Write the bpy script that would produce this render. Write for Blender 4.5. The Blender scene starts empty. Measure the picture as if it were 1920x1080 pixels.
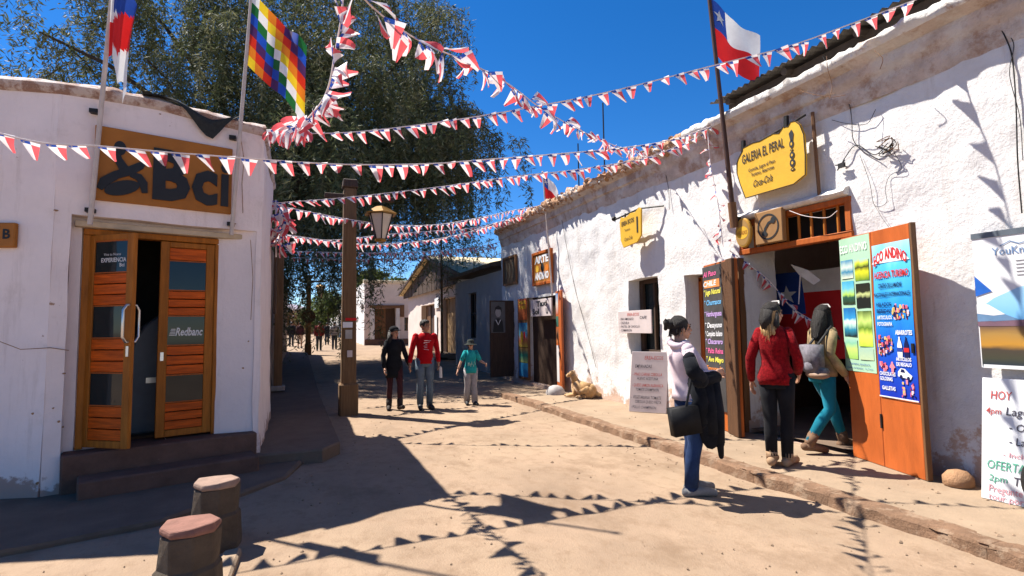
import bpy, bmesh, math, random
import numpy as np
from mathutils import Vector, Matrix, noise
R = math.radians
rnd = random.Random(7)
sc = bpy.context.scene
COL = sc.collection

# ------------------------------------------------------------------ camera, sky, sun
EYE = 1.55
F_PX, ROLL, PITCH, YAW = 1000.0, R(0.8), R(4.118), R(21.80)
_cp, _sp, _cy, _sy = math.cos(PITCH), math.sin(PITCH), math.cos(YAW), math.sin(YAW)
fwd = Vector((_sy*_cp, _cy*_cp, _sp)); rgt = Vector((_cy, -_sy, 0)); upv = rgt.cross(fwd)
r2 = math.cos(ROLL)*rgt + math.sin(ROLL)*upv*-1.0
u2 = math.cos(ROLL)*upv + math.sin(ROLL)*rgt
# the photograph is turned a little anticlockwise: its right side looks upward
r2, u2 = (math.cos(ROLL)*rgt - math.sin(ROLL)*upv), (math.cos(ROLL)*upv + math.sin(ROLL)*rgt)
cam_d = bpy.data.cameras.new('camera'); cam = bpy.data.objects.new('camera', cam_d); COL.objects.link(cam)
cam_d.sensor_width = 36.0; cam_d.lens = 36.0*F_PX/1920.0; cam_d.clip_end = 9000; cam_d.clip_start = 0.05
mw = Matrix((r2.to_4d(), u2.to_4d(), (-fwd).to_4d(), (0, 0, 0, 1))).transposed()
for i in range(3): mw[i][3] = (0, 0, EYE)[i]
mw[3][0] = mw[3][1] = mw[3][2] = 0; mw[3][3] = 1
cam.matrix_world = mw
sc.camera = cam

SUN_EL = R(57); SP, SQ = math.cos(R(48)), math.sin(R(48))       # shadows run towards (+SP, -SQ)
LIGHT = Vector((SP*math.cos(SUN_EL), -SQ*math.cos(SUN_EL), -math.sin(SUN_EL)))
w = bpy.data.worlds.new('World'); sc.world = w; w.use_nodes = True
wn = w.node_tree; wn.nodes.clear()
wo = wn.nodes.new('ShaderNodeOutputWorld'); wb = wn.nodes.new('ShaderNodeBackground')
sky = wn.nodes.new('ShaderNodeTexSky'); sky.sky_type = 'NISHITA'; sky.sun_disc = False
sky.sun_elevation = SUN_EL; sky.sun_rotation = math.atan2(-SP, SQ)
sky.altitude = 2400; sky.air_density = 1.0; sky.dust_density = 0.25; sky.ozone_density = 4.0
wb.inputs['Strength'].default_value = 0.06
hs = wn.nodes.new('ShaderNodeHueSaturation'); hs.inputs['Saturation'].default_value = 1.32; hs.inputs['Hue'].default_value = .505; hs.inputs['Value'].default_value = 1.16
wn.links.new(sky.outputs[0], hs.inputs['Color']); wn.links.new(hs.outputs[0], wb.inputs['Color'])
wn.links.new(wb.outputs[0], wo.inputs['Surface'])
sd = bpy.data.lights.new('sun', 'SUN'); sd.energy = 4.6; sd.angle = R(0.5); sd.color = (1, .95, .87)
so = bpy.data.objects.new('sun', sd); COL.objects.link(so)
so.rotation_euler = LIGHT.to_track_quat('-Z', 'Y').to_euler(); so.location = (0, 0, 30)
sc.view_settings.view_transform = 'Standard'; sc.view_settings.look = 'None'
sc.view_settings.gamma = 1; sc.view_settings.use_curve_mapping = False
sc.view_settings.exposure = 1.40
sc.cycles.max_bounces = 6; sc.cycles.diffuse_bounces = 4; sc.cycles.transparent_max_bounces = 8

# ------------------------------------------------------------------ photo pixel -> place helpers (1920 x 1080)
def ray(px, py):
    x = (px-960)/F_PX; y = -(py-540)/F_PX
    return fwd + r2*x + u2*y
def at_z(px, py, z=0.0):
    d = ray(px, py); return Vector((0, 0, EYE)) + d*((z-EYE)/d.z)
def at_x(px, py, X):
    d = ray(px, py); return Vector((0, 0, EYE)) + d*(X/d.x)
def at_plan(px, py, a, b):
    """where the pixel's ray meets the upright plane through plan points a and b"""
    d = ray(px, py); n = Vector((b[1]-a[1], -(b[0]-a[0])))
    t = (n.x*a[0]+n.y*a[1])/(n.x*d.x+n.y*d.y); return Vector((0, 0, EYE)) + d*t

# ------------------------------------------------------------------ materials
def lin(r, g, b):
    f = lambda c: (c/255/12.92) if c/255 <= .04045 else ((c/255+.055)/1.055)**2.4
    return (f(r), f(g), f(b))
MATS = {}
def mat(name, col, rough=.85, var=.18, scale=6.0, bump=0.0, bscale=40.0, metal=0.0, stretch=(1, 1, 1), col2=None, spec=.3,
        blotch=None, emit=None, transl=0.0, sheen=0.0):
    if name in MATS: return MATS[name]
    m = bpy.data.materials.new(name); m.use_nodes = True; MATS[name] = m
    nt = m.node_tree; N = nt.nodes; L = nt.links
    b = N['Principled BSDF']; b.inputs['Roughness'].default_value = rough; b.inputs['Metallic'].default_value = metal
    b.inputs['Specular IOR Level'].default_value = spec
    if sheen: b.inputs['Sheen Weight'].default_value = sheen
    tc = N.new('ShaderNodeTexCoord'); mp = N.new('ShaderNodeMapping'); mp.inputs['Scale'].default_value = stretch
    L.new(tc.outputs['Object'], mp.inputs['Vector'])
    nz = N.new('ShaderNodeTexNoise'); nz.inputs['Scale'].default_value = scale; nz.inputs['Detail'].default_value = 6; nz.inputs['Roughness'].default_value = .65
    L.new(mp.outputs[0], nz.inputs['Vector'])
    mx = N.new('ShaderNodeMix'); mx.data_type = 'RGBA'
    c2 = col2 or tuple(c*(1+var) for c in col); c1 = tuple(c*(1-var) for c in col) if col2 is None else col
    mx.inputs['A'].default_value = (*c1, 1); mx.inputs['B'].default_value = (*[min(c, 1) for c in c2], 1)
    rp = N.new('ShaderNodeMapRange'); rp.inputs['From Min'].default_value = .3; rp.inputs['From Max'].default_value = .7
    L.new(nz.outputs['Fac'], rp.inputs['Value']); L.new(rp.outputs[0], mx.inputs['Factor'])
    out = mx.outputs['Result']
    if blotch:                                              # stains with a shape of their own: (colour, scale, lo, hi, strength)
        for (bc, bs, lo, hi, st) in blotch:
            n2 = N.new('ShaderNodeTexNoise'); n2.inputs['Scale'].default_value = bs; n2.inputs['Detail'].default_value = 8; n2.inputs['Roughness'].default_value = .7
            L.new(mp.outputs[0], n2.inputs['Vector'])
            r3 = N.new('ShaderNodeMapRange'); r3.inputs['From Min'].default_value = lo; r3.inputs['From Max'].default_value = hi; r3.inputs['To Max'].default_value = st
            L.new(n2.outputs['Fac'], r3.inputs['Value'])
            m2 = N.new('ShaderNodeMix'); m2.data_type = 'RGBA'; m2.inputs['B'].default_value = (*bc, 1)
            L.new(r3.outputs[0], m2.inputs['Factor']); L.new(out, m2.inputs['A']); out = m2.outputs['Result']
    L.new(out, b.inputs['Base Color'])
    if bump:
        nb = N.new('ShaderNodeTexNoise'); nb.inputs['Scale'].default_value = bscale; nb.inputs['Detail'].default_value = 8; nb.inputs['Roughness'].default_value = .7
        L.new(mp.outputs[0], nb.inputs['Vector'])
        bp = N.new('ShaderNodeBump'); bp.inputs['Strength'].default_value = 1; bp.inputs['Distance'].default_value = bump
        L.new(nb.outputs['Fac'], bp.inputs['Height']); L.new(bp.outputs[0], b.inputs['Normal'])
    if transl:
        o = [n for n in N if n.type == 'OUTPUT_MATERIAL'][0]
        t = N.new('ShaderNodeBsdfTranslucent'); ms = N.new('ShaderNodeMixShader'); ms.inputs[0].default_value = transl
        L.new(out, t.inputs['Color']); L.new(b.outputs[0], ms.inputs[1]); L.new(t.outputs[0], ms.inputs[2]); L.new(ms.outputs[0], o.inputs['Surface'])
    return m
def flat(name, col, rough=.6, transl=0): return mat(name, col, rough, var=.07, scale=9, transl=transl)

MUD = lin(150, 112, 80)
M_adobe = mat('whitewashed_adobe', (.64, .62, .60), .95, .07, 2.5, .014, 20, blotch=[((.36, .28, .21), 1.7, .60, .70, .38), (MUD, 3.2, .68, .73, .6), ((.48, .45, .43), 9, .56, .7, .32), ((.34, .28, .24), 22, .645, .70, .55), ((.50, .44, .38), .8, .52, .68, .45)])
def base_wear(m, h, colr):
    nt = m.node_tree; N = nt.nodes; L = nt.links; b = N['Principled BSDF']; src = b.inputs['Base Color'].links[0].from_socket
    g = N.new('ShaderNodeNewGeometry'); sp = N.new('ShaderNodeSeparateXYZ'); L.new(g.outputs['Position'], sp.inputs[0])
    nz = N.new('ShaderNodeTexNoise'); nz.inputs['Scale'].default_value = 2.2; nz.inputs['Detail'].default_value = 9; nz.inputs['Roughness'].default_value = .7; L.new(g.outputs['Position'], nz.inputs['Vector'])
    a = N.new('ShaderNodeMath'); a.operation = 'MULTIPLY_ADD'; a.inputs[1].default_value = -1/h; a.inputs[2].default_value = .5; L.new(sp.outputs['Z'], a.inputs[0])
    c = N.new('ShaderNodeMath'); c.operation = 'MULTIPLY_ADD'; c.inputs[1].default_value = 2.2; L.new(nz.outputs['Fac'], c.inputs[0]); L.new(a.outputs[0], c.inputs[2])
    r = N.new('ShaderNodeMapRange'); r.inputs['From Min'].default_value = 1.10; r.inputs['From Max'].default_value = 1.22; r.inputs['To Max'].default_value = .75; L.new(c.outputs[0], r.inputs['Value'])
    x = N.new('ShaderNodeMix'); x.data_type = 'RGBA'; x.inputs['B'].default_value = (*colr, 1); L.new(r.outputs[0], x.inputs['Factor']); L.new(src, x.inputs['A']); L.new(x.outputs['Result'], b.inputs['Base Color'])
base_wear(M_adobe, .85, lin(168, 128, 98))
def streaks(m, colr, st):
    nt = m.node_tree; N = nt.nodes; L = nt.links; b = N['Principled BSDF']; src = b.inputs['Base Color'].links[0].from_socket
    g = N.new('ShaderNodeNewGeometry'); mp = N.new('ShaderNodeMapping'); mp.inputs['Scale'].default_value = (2.2, 2.2, .22); L.new(g.outputs['Position'], mp.inputs['Vector'])
    nz = N.new('ShaderNodeTexNoise'); nz.inputs['Scale'].default_value = 2.4; nz.inputs['Detail'].default_value = 9; nz.inputs['Roughness'].default_value = .75; L.new(mp.outputs[0], nz.inputs['Vector'])
    r = N.new('ShaderNodeMapRange'); r.inputs['From Min'].default_value = .54; r.inputs['From Max'].default_value = .70; r.inputs['To Max'].default_value = st; L.new(nz.outputs['Fac'], r.inputs['Value'])
    x = N.new('ShaderNodeMix'); x.data_type = 'RGBA'; x.inputs['B'].default_value = (*colr, 1); L.new(r.outputs[0], x.inputs['Factor']); L.new(src, x.inputs['A']); L.new(x.outputs['Result'], b.inputs['Base Color'])
streaks(M_adobe, (.42, .36, .31), .5)
M_adobe_bank = mat('whitewashed_adobe_smooth', (.76, .655, .62), .95, .06, 2, .006, 22, blotch=[((.42, .34, .28), 2.2, .58, .72, .35), (MUD, 4.1, .685, .705, .85), ((.25, .18, .14), 16, .70, .72, .8)])
base_wear(M_adobe_bank, .55, lin(140, 100, 78)); streaks(M_adobe_bank, (.46, .36, .31), .45)
M_cornice = mat('worn_shade_cornice', (.50, .42, .37), .95, .2, 5, .02, 30, blotch=[(lin(140, 100, 70), 4, .5, .62, .6), ((.62, .6, .57), 2.3, .5, .6, .65)])  # worn plaster whose base colour also carries the pink-brown shade under the crest
M_crest = mat('chalky_crest_plaster', (.66, .63, .58), .95, .12, 6, .03, 18, blotch=[(lin(150, 110, 80), 3.5, .56, .66, .8)])
M_rubble = mat('mud_rubble', lin(168, 128, 96), .95, .3, 9, .02, 30, blotch=[((.66, .63, .6), 6, .5, .6, .8)])
M_mud = mat('bare_mud', lin(150, 115, 85), .95, .25, 4, .02, 25)
M_dirt = mat('packed_dirt', (.27, .187, .124), .97, .2, 1.1, .008, 60, stretch=(1, .7, 1), blotch=[((.30, .215, .14), .5, .45, .62, .7), ((.175, .112, .068), 1.5, .52, .66, .7), ((.20, .13, .08), 7, .5, .66, .6), ((.22, .145, .085), 30, .62, .72, .4)])
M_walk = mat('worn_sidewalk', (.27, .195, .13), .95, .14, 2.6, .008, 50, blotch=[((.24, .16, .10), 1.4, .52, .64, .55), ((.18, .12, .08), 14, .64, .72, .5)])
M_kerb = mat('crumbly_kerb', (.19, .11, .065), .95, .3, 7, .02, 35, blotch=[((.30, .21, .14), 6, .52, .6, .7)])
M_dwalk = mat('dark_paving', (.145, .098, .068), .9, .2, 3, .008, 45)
M_step = mat('red_brown_step', (.12, .064, .045), .85, .25, 5, .006, 40, blotch=[((.25, .2, .17), 11, .66, .72, .6)])
M_stone = mat('grey_stone', (.28, .24, .21), .9, .25, 8, .01, 30)
M_boll = mat('bollard_stone', (.075, .055, .038), .9, .25, 9, .01, 30)
M_bolltop = mat('bollard_red_top', (.20, .095, .07), .9, .25, 12, .006, 40)
M_wood_or = mat('varnished_orange_wood', (.36, .085, .012), .55, .25, 3, .002, 30, stretch=(8, 8, .7), spec=.25)
M_wood_pl = mat('varnished_plank', (.50, .082, .004), .55, .45, 3, .0015, 30, stretch=(1.2, 1.2, 14), spec=.2)
M_wood_fr = mat('honey_wood_frame', (.33, .108, .012), .6, .3, 3, .002, 30, stretch=(8, 8, .8), spec=.2)
M_wood_dk = mat('dark_wood', (.055, .03, .018), .7, .35, 3, .004, 30, stretch=(9, 9, .8))
M_wood_br = mat('brown_wood', (.15, .07, .028), .6, .3, 3, .003, 30, stretch=(9, 9, .8))
M_wood_post = mat('weathered_post', (.15, .085, .04), .85, .3, 3, .006, 28, stretch=(9, 9, .7))
M_door_or = mat('orange_plywood_door', (.42, .095, .018), .45, .22, 2.2, .0015, 30, stretch=(3, 3, .8), spec=.4, blotch=[((.22, .05, .014), 2.4, .58, .75, .5)])
M_glass = mat('dark_glass', (.012, .018, .019), .05, .1, 3, spec=.32)
M_black = mat('black', (.012, .012, .013), .6, .2)
M_iron = mat('black_iron', (.02, .018, .017), .5, .3, 20, .002, 60, metal=.4)
M_steel = mat('brushed_steel', (.6, .6, .58), .3, .1, metal=.9)
M_pole_w = mat('painted_pole', (.5, .42, .36), .6, .15, 8)
M_pole_b = mat('brown_pole', (.06, .028, .018), .5, .2, 8)
M_orange_sign = mat('ochre_signboard', (.33, .118, .014), .6, .2, 1.7, .001, 40)
M_ink = mat('sign_ink', (.016, .018, .02), .6, .15)
M_yellow = mat('yellow_sign', (.60, .34, .022), .7, .1, 3, .002, 30, blotch=[((.42, .24, .03), 5, .6, .75, .45)])
M_redflag = flat('flag_red', (.62, .02, .02), .75, .25); M_white = flat('cloth_white', (.78, .77, .75), .8, .25); M_blue = flat('flag_blue', (.02, .06, .30), .75, .25)
M_pen_r = flat('pennant_red', (.68, .10, .115), .5, .4); M_pen_w = flat('pennant_white', (.80, .76, .76), .5, .35); M_pen_b = flat('pennant_blue', (.02, .07, .36), .5, .3)
M_cord = flat('white_cord', (.7, .62, .6), .7)
M_dkcloth = mat('black_shade_cloth', (.025, .027, .026), .9, .3, 30, .003, 120)
M_tin = mat('rusty_tin', (.12, .105, .09), .6, .3, 3, .002, 30, metal=.3)
M_roofw = mat('roof_timber', (.05, .036, .027), .8, .3, 5)
M_cream = mat('cream_paint', (.6, .5, .34), .8, .1, 3)
M_tan = mat('tan_roof', (.60, .49, .31), .9, .12, 2, .004, 20)
M_pink = mat('pinkish_shade_plaster', (.60, .50, .45), .95, .08, 2, .006, 20)  # pinkish house walls; also carries the flat-roofed front's bounced-light shade in its colour
M_interior = mat('shop_plaster', (.50, .44, .42), .9, .15, 2); M_dado = mat('brown_dado', (.07, .03, .018), .7, .2)
M_whiteb = mat('white_card', (.66, .66, .66), .5, .04, 3); M_offw = mat('warm_card', (.52, .44, .42), .7, .08, 4)
M_bark = mat('bark', (.06, .045, .033), .95, .4, 12, .02, 20, stretch=(3, 3, .6))
M_leaf = [mat('olive_leaf_a', (.10, .118, .05), .7, .35, 1.2, transl=.3), mat('olive_leaf_b', (.16, .16, .085), .7, .3, 1.2, transl=.3), mat('olive_leaf_c', (.072, .085, .038), .7, .35, 1.2, transl=.3)]
M_leafg = [mat('green_leaf_a', (.10, .13, .025), .7, .4, 1.5, transl=.3), mat('green_leaf_b', (.055, .085, .02), .7, .4, 1.5, transl=.3)]
M_leafr = [mat('rust_leaf_a', (.20, .09, .04), .8, .4, 1.5, transl=.2), mat('rust_leaf_b', (.10, .09, .03), .8, .4, 1.5, transl=.2)]
M_rubber = mat('black_rubber', (.016, .015, .015), .7, .3, 30, .004, 90)
M_skin = mat('skin', (.44, .235, .15), .55, .1, 14, spec=.35); M_skin2 = mat('skin_tan', (.33, .165, .10), .55, .1, 14, spec=.35)
M_hair = mat('dark_hair', (.014, .010, .008), .48, .5, 14, .012, 60, stretch=(6, 6, .5), spec=.32)
M_hairb = mat('blond_tips', (.36, .22, .09), .5, .4, 14, .006, 50, stretch=(5, 5, .6))

# ------------------------------------------------------------------ mesh builder and scene objects
class MB:
    def __init__(s): s.v = []; s.f = []; s.m = []; s.mats = []
    def mi(s, m):
        if m is None: return 0
        if m not in s.mats: s.mats.append(m)
        return s.mats.index(m)
    def add(s, vs, fs, m=None):
        o = len(s.v); s.v += [tuple(v) for v in vs]; i = s.mi(m)
        for f in fs: s.f.append(tuple(a+o for a in f)); s.m.append(i)
        return s
    def box(s, c, size, rot=None, m=None):
        hx, hy, hz = size[0]/2, size[1]/2, size[2]/2
        vs = [Vector((x, y, z)) for x in (-hx, hx) for y in (-hy, hy) for z in (-hz, hz)]
        if rot is not None: vs = [rot @ v for v in vs]
        vs = [v+Vector(c) for v in vs]
        return s.add(vs, [(0, 1, 3, 2), (4, 6, 7, 5), (0, 4, 5, 1), (2, 3, 7, 6), (0, 2, 6, 4), (1, 5, 7, 3)], m)
    def quad(s, a, b, c, d, m=None): return s.add([a, b, c, d], [(0, 1, 2, 3)], m)
    def tube(s, pts, r, n=8, m=None, cap=True):
        pts = [Vector(p) for p in pts]; k = len(pts)
        rs = r if isinstance(r, (list, tuple)) else [r]*k
        prev = None; rings = []
        for i, p in enumerate(pts):
            t = (pts[min(i+1, k-1)]-pts[max(i-1, 0)])
            t = t.normalized() if t.length > 1e-9 else Vector((0, 0, 1))
            if prev is None:
                a = Vector((1, 0, 0)) if abs(t.x) < .8 else Vector((0, 1, 0))
                e1 = (a - t*a.dot(t)).normalized()
            else:
                e1 = prev - t*prev.dot(t); e1 = e1.normalized() if e1.length > 1e-6 else t.orthogonal().normalized()
            prev = e1; e2 = t.cross(e1)
            ri = rs[i]; rx, ry = ri if isinstance(ri, (tuple, list)) else (ri, ri)
            rings.append([p+e1*(rx*math.cos(2*math.pi*j/n))+e2*(ry*math.sin(2*math.pi*j/n)) for j in range(n)])
        return s.loft(rings, m, cap)
    def loft(s, rings, m=None, cap=True, closed=True):
        n = len(rings[0]); vs = [p for r in rings for p in r]; fs = []
        for i in range(len(rings)-1):
            for j in range(n if closed else n-1):
                a, b = i*n+j, i*n+(j+1) % n; fs.append((a, b, b+n, a+n))
        if cap:
            fs.append(tuple(reversed(range(n)))); fs.append(tuple((len(rings)-1)*n+j for j in range(n)))
        return s.add(vs, fs, m)
    def ell(s, c, r, rot=None, n=12, m=None):
        c = Vector(c); rings = []; vs = []
        k = max(5, n//2)
        for i in range(1, k):
            a = math.pi*i/k
            rings.append([Vector((r[0]*math.sin(a)*math.cos(2*math.pi*j/n), r[1]*math.sin(a)*math.sin(2*math.pi*j/n), -r[2]*math.cos(a))) for j in range(n)])
        vs = [Vector((0, 0, -r[2]))]+[p for q in rings for p in q]+[Vector((0, 0, r[2]))]
        fs = [(0, 1+(j+1) % n, 1+j) for j in range(n)]
        for i in range(k-2):
            for j in range(n):
                a, b = 1+i*n+j, 1+i*n+(j+1) % n; fs.append((a, b, b+n, a+n))
        l = len(vs)-1; o = 1+(k-2)*n
        fs += [(o+j, o+(j+1) % n, l) for j in range(n)]
        if rot is not None: vs = [rot @ v for v in vs]
        return s.add([v+c for v in vs], fs, m)
    def limb(s, pts, rs, n=10, m=None):
        """a tapered limb with rounded ends"""
        pts = [Vector(p) for p in pts]; rs = list(rs)
        s.tube(pts, rs, n, m)
        for p, r in ((pts[0], rs[0]), (pts[-1], rs[-1])):
            q = r if not isinstance(r, (tuple, list)) else max(r)
            s.ell(p, (q, q, q), None, 8, m)
        for p, r in list(zip(pts, rs))[1:-1]:
            if not isinstance(r, (tuple, list)): s.ell(p, (r, r, r), None, 8, m)
        return s
    def prism(s, outline, thick, O, U, V, N, m=None):
        """flat outline (u,v) with real thickness along N"""
        n = len(outline)
        f = [O+U*u+V*v+N*thick for u, v in outline]; b = [O+U*u+V*v for u, v in outline]
        fs = [tuple(range(n)), tuple(reversed(range(n, 2*n)))]+[(i, i+n, (i+1) % n+n, (i+1) % n) for i in range(n)]
        return s.add(f+b, fs, m)
    def mesh(s, name, org=(0, 0, 0), smooth=None):
        o = Vector(org); me = bpy.data.meshes.new(name)
        me.from_pydata([(v[0]-o.x, v[1]-o.y, v[2]-o.z) for v in s.v], [], s.f)
        for m in s.mats: me.materials.append(m)
        if len(s.mats) > 1: me.polygons.foreach_set('material_index', s.m)
        if smooth is not None:
            me.shade_smooth()
            if smooth < 180: me.set_sharp_from_angle(angle=R(smooth))
        me.update(); return me
ORG = {}
def tag(o, label=None, cat=None, group=None, kind=None):
    for k, v in (('label', label), ('category', cat), ('group', group), ('kind', kind)):
        if v: o[k] = v
    return o
def thing(name, label, cat, loc=(0, 0, 0), group=None):
    o = bpy.data.objects.new(name, None); COL.objects.link(o); o.location = loc; o.empty_display_size = .2
    ORG[o.name] = Vector(loc); return tag(o, label, cat, group)
def put(name, mb, parent=None, m=None, smooth=None, bevel=0, kind=None, label=None):
    """links a builder's shape as one mesh object; its points are given in the scene's own metres"""
    me = mb if isinstance(mb, bpy.types.Mesh) else None
    org = ORG[parent.name] if parent is not None else Vector((0, 0, 0))
    if me is None:
        me = mb.mesh(name, org, smooth)
    if m is not None and len(me.materials) == 0: me.materials.append(m)
    o = bpy.data.objects.new(name, me); COL.objects.link(o); o.parent = parent
    ORG[o.name] = org
    if bevel:
        b = o.modifiers.new('bevel', 'BEVEL'); b.width = bevel; b.segments = 1; b.limit_method = 'ANGLE'
    if kind: o['kind'] = kind
    if label: o['label'] = label
    return o
def solo(name, mb, label, cat, m=None, smooth=None, bevel=0, group=None, loc=None):
    """a thing that is one mesh"""
    me = mb.mesh(name, loc or (0, 0, 0), smooth)
    if m is not None and len(me.materials) == 0: me.materials.append(m)
    o = bpy.data.objects.new(name, me); COL.objects.link(o); o.location = loc or (0, 0, 0); ORG[o.name] = Vector(loc or (0, 0, 0))
    if bevel:
        b = o.modifiers.new('bevel', 'BEVEL'); b.width = bevel; b.segments = 1; b.limit_method = 'ANGLE'
    return tag(o, label, cat, group)
def struct(name, mb, m=None, smooth=None, bevel=0):
    o = put(name, mb, None, m, smooth, bevel); o['kind'] = 'structure'; return o
def share(name, me, parent, loc=(0, 0, 0), rot=(0, 0, 0)):
    o = bpy.data.objects.new(name, me); COL.objects.link(o); o.parent = parent; o.location = loc; o.rotation_euler = rot; return o

_tmp = bpy.data.scenes.new('bench')                     # a side scene where modifiers and text are worked out
def evaluated(o):
    _tmp.collection.objects.link(o); vl = _tmp.view_layers[0]
    dg = vl.depsgraph if hasattr(vl, 'depsgraph') else None
    dg = bpy.context.evaluated_depsgraph_get() if dg is None else dg
    dg.update(); me = bpy.data.meshes.new_from_object(o.evaluated_get(dg), depsgraph=dg)
    _tmp.collection.objects.unlink(o); return me
def remesh(mb, voxel, smooth=2, wrinkle=0.0, wfreq=(9, 9, 5), seed=0):
    me = bpy.data.meshes.new('tmp'); me.from_pydata(mb.v, [], mb.f)
    bm = bmesh.new(); bm.from_mesh(me); bmesh.ops.recalc_face_normals(bm, faces=bm.faces); bm.to_mesh(me); bm.free()
    o = bpy.data.objects.new('tmp', me)
    r = o.modifiers.new('r', 'REMESH'); r.mode = 'VOXEL'; r.voxel_size = voxel; r.use_smooth_shade = True
    if smooth:
        q = o.modifiers.new('s', 'SMOOTH'); q.iterations = smooth; q.factor = .5
    out = evaluated(o); bpy.data.objects.remove(o); bpy.data.meshes.remove(me)
    if wrinkle:
        n = len(out.vertices); co = np.empty(n*3, 'f'); no = np.empty(n*3, 'f')
        out.vertices.foreach_get('co', co); out.vertices.foreach_get('normal', no); co = co.reshape(-1, 3); no = no.reshape(-1, 3)
        d = np.array([noise.noise(Vector((c[0]*wfreq[0]+seed, c[1]*wfreq[1], c[2]*wfreq[2]))) + .5*noise.noise(Vector((c[0]*2.3*wfreq[0]+seed, c[1]*2.3*wfreq[1]+c[2]*6, c[2]*2.3*wfreq[2]))) for c in co], 'f')
        co += no*(d*wrinkle)[:, None]; out.vertices.foreach_set('co', co.ravel()); out.update()
    out.shade_smooth(); return out
_txt = {}
def text_geo(s, bold=0.0, shear=0.0):
    k = (s, bold, shear)
    if k in _txt: return _txt[k]
    c = bpy.data.curves.new('t', 'FONT'); c.body = s; c.offset = bold; c.shear = shear; c.size = 1; c.resolution_u = 2
    o = bpy.data.objects.new('t', c); me = evaluated(o); bpy.data.objects.remove(o)
    vs = [(v.co.x, v.co.y) for v in me.vertices]; fs = [tuple(p.vertices) for p in me.polygons]
    bpy.data.meshes.remove(me); bpy.data.curves.remove(c)
    _txt[k] = (vs, fs); return _txt[k]

class Panel:
    """a flat face in the place: O its lower left corner, U to the right, V up, N out of the face; print lies on it in thin layers"""
    def __init__(s, parent, O, U, V, N): s.p = parent; s.O = Vector(O); s.U = Vector(U).normalized(); s.V = Vector(V).normalized(); s.N = Vector(N).normalized(); s.items = {}
    def pt(s, u, v, l=0.0): return s.O+s.U*u+s.V*v+s.N*l
    def mb(s, nm):
        if nm not in s.items: s.items[nm] = MB()
        return s.items[nm]
    def rect(s, nm, u0, v0, u1, v1, m, lift=.003):
        s.mb(nm).quad(s.pt(u0, v0, lift), s.pt(u1, v0, lift), s.pt(u1, v1, lift), s.pt(u0, v1, lift), m); return s
    def poly(s, nm, pts, m, lift=.003):
        s.mb(nm).add([s.pt(u, v, lift) for u, v in pts], [tuple(range(len(pts)))], m); return s
    def disc(s, nm, u, v, ru, rv, m, lift=.003, n=20, a0=0):
        return s.poly(nm, [(u+ru*math.cos(2*math.pi*j/n+a0), v+rv*math.sin(2*math.pi*j/n+a0)) for j in range(n)], m, lift)
    def stroke(s, nm, pts, wd, m, lift=.004, thick=0):
        k = len(pts); ws = wd if isinstance(wd, (list, tuple)) else [wd]*k; A = []; B = []
        for i, (u, v) in enumerate(pts):
            a = pts[max(i-1, 0)]; b = pts[min(i+1, k-1)]; dx, dy = b[0]-a[0], b[1]-a[1]; l = math.hypot(dx, dy) or 1
            A.append((u-dy/l*ws[i]/2, v+dx/l*ws[i]/2)); B.append((u+dy/l*ws[i]/2, v-dx/l*ws[i]/2))
        ol = B+A[::-1]
        if thick: s.mb(nm).prism(ol, thick, s.pt(0, 0, lift), s.U, s.V, s.N, m)
        else:
            for i in range(k-1): s.poly(nm, [B[i], B[i+1], A[i+1], A[i]], m, lift)
        return s
    def text(s, nm, t, u, v, h, m, width=None, bold=.0, shear=0, lift=.004, slope=0.0, maxw=None, thick=0, arc=0.0):
        vs, fs = text_geo(t, bold, shear)
        if not vs: return s
        x0 = min(a for a, _ in vs); x1 = max(a for a, _ in vs); k = h/.70
        kx = (width/(x1-x0)) if width else k
        if maxw and kx*(x1-x0) > maxw: kx = maxw/(x1-x0)
        P = []
        for a, b in vs:
            uu = (a-x0)*kx; q = uu/max(1e-6, (x1-x0)*kx)*2-1
            P.append((u+uu, v+b*k+slope*uu+arc*(1-q*q)))
        s.mb(nm).add([s.pt(a, b, lift+thick) for a, b in P], fs, m)
        if thick:
            e = {}
            for f in fs:
                for i in range(len(f)):
                    a, b = f[i], f[(i+1) % len(f)]; kk = (min(a, b), max(a, b)); e.setdefault(kk, []).append((a, b))
            for kk, l in e.items():
                if len(l) == 1:
                    a, b = l[0]; s.mb(nm).quad(s.pt(*P[a], lift), s.pt(*P[b], lift), s.pt(*P[b], lift+thick), s.pt(*P[a], lift+thick), m)
        return s
    def done(s):
        for nm, mb in s.items.items(): put(nm, mb, s.p)
        s.items = {}
Z = Vector((0, 0, 1))
def fbm(p, o=4, h=.6):
    a = 1; t = 0; p = Vector(p)
    for i in range(o): t += a*noise.noise(p); p = p*2.03+Vector((3.1, 1.7, .3)); a *= h
    return t

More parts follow.
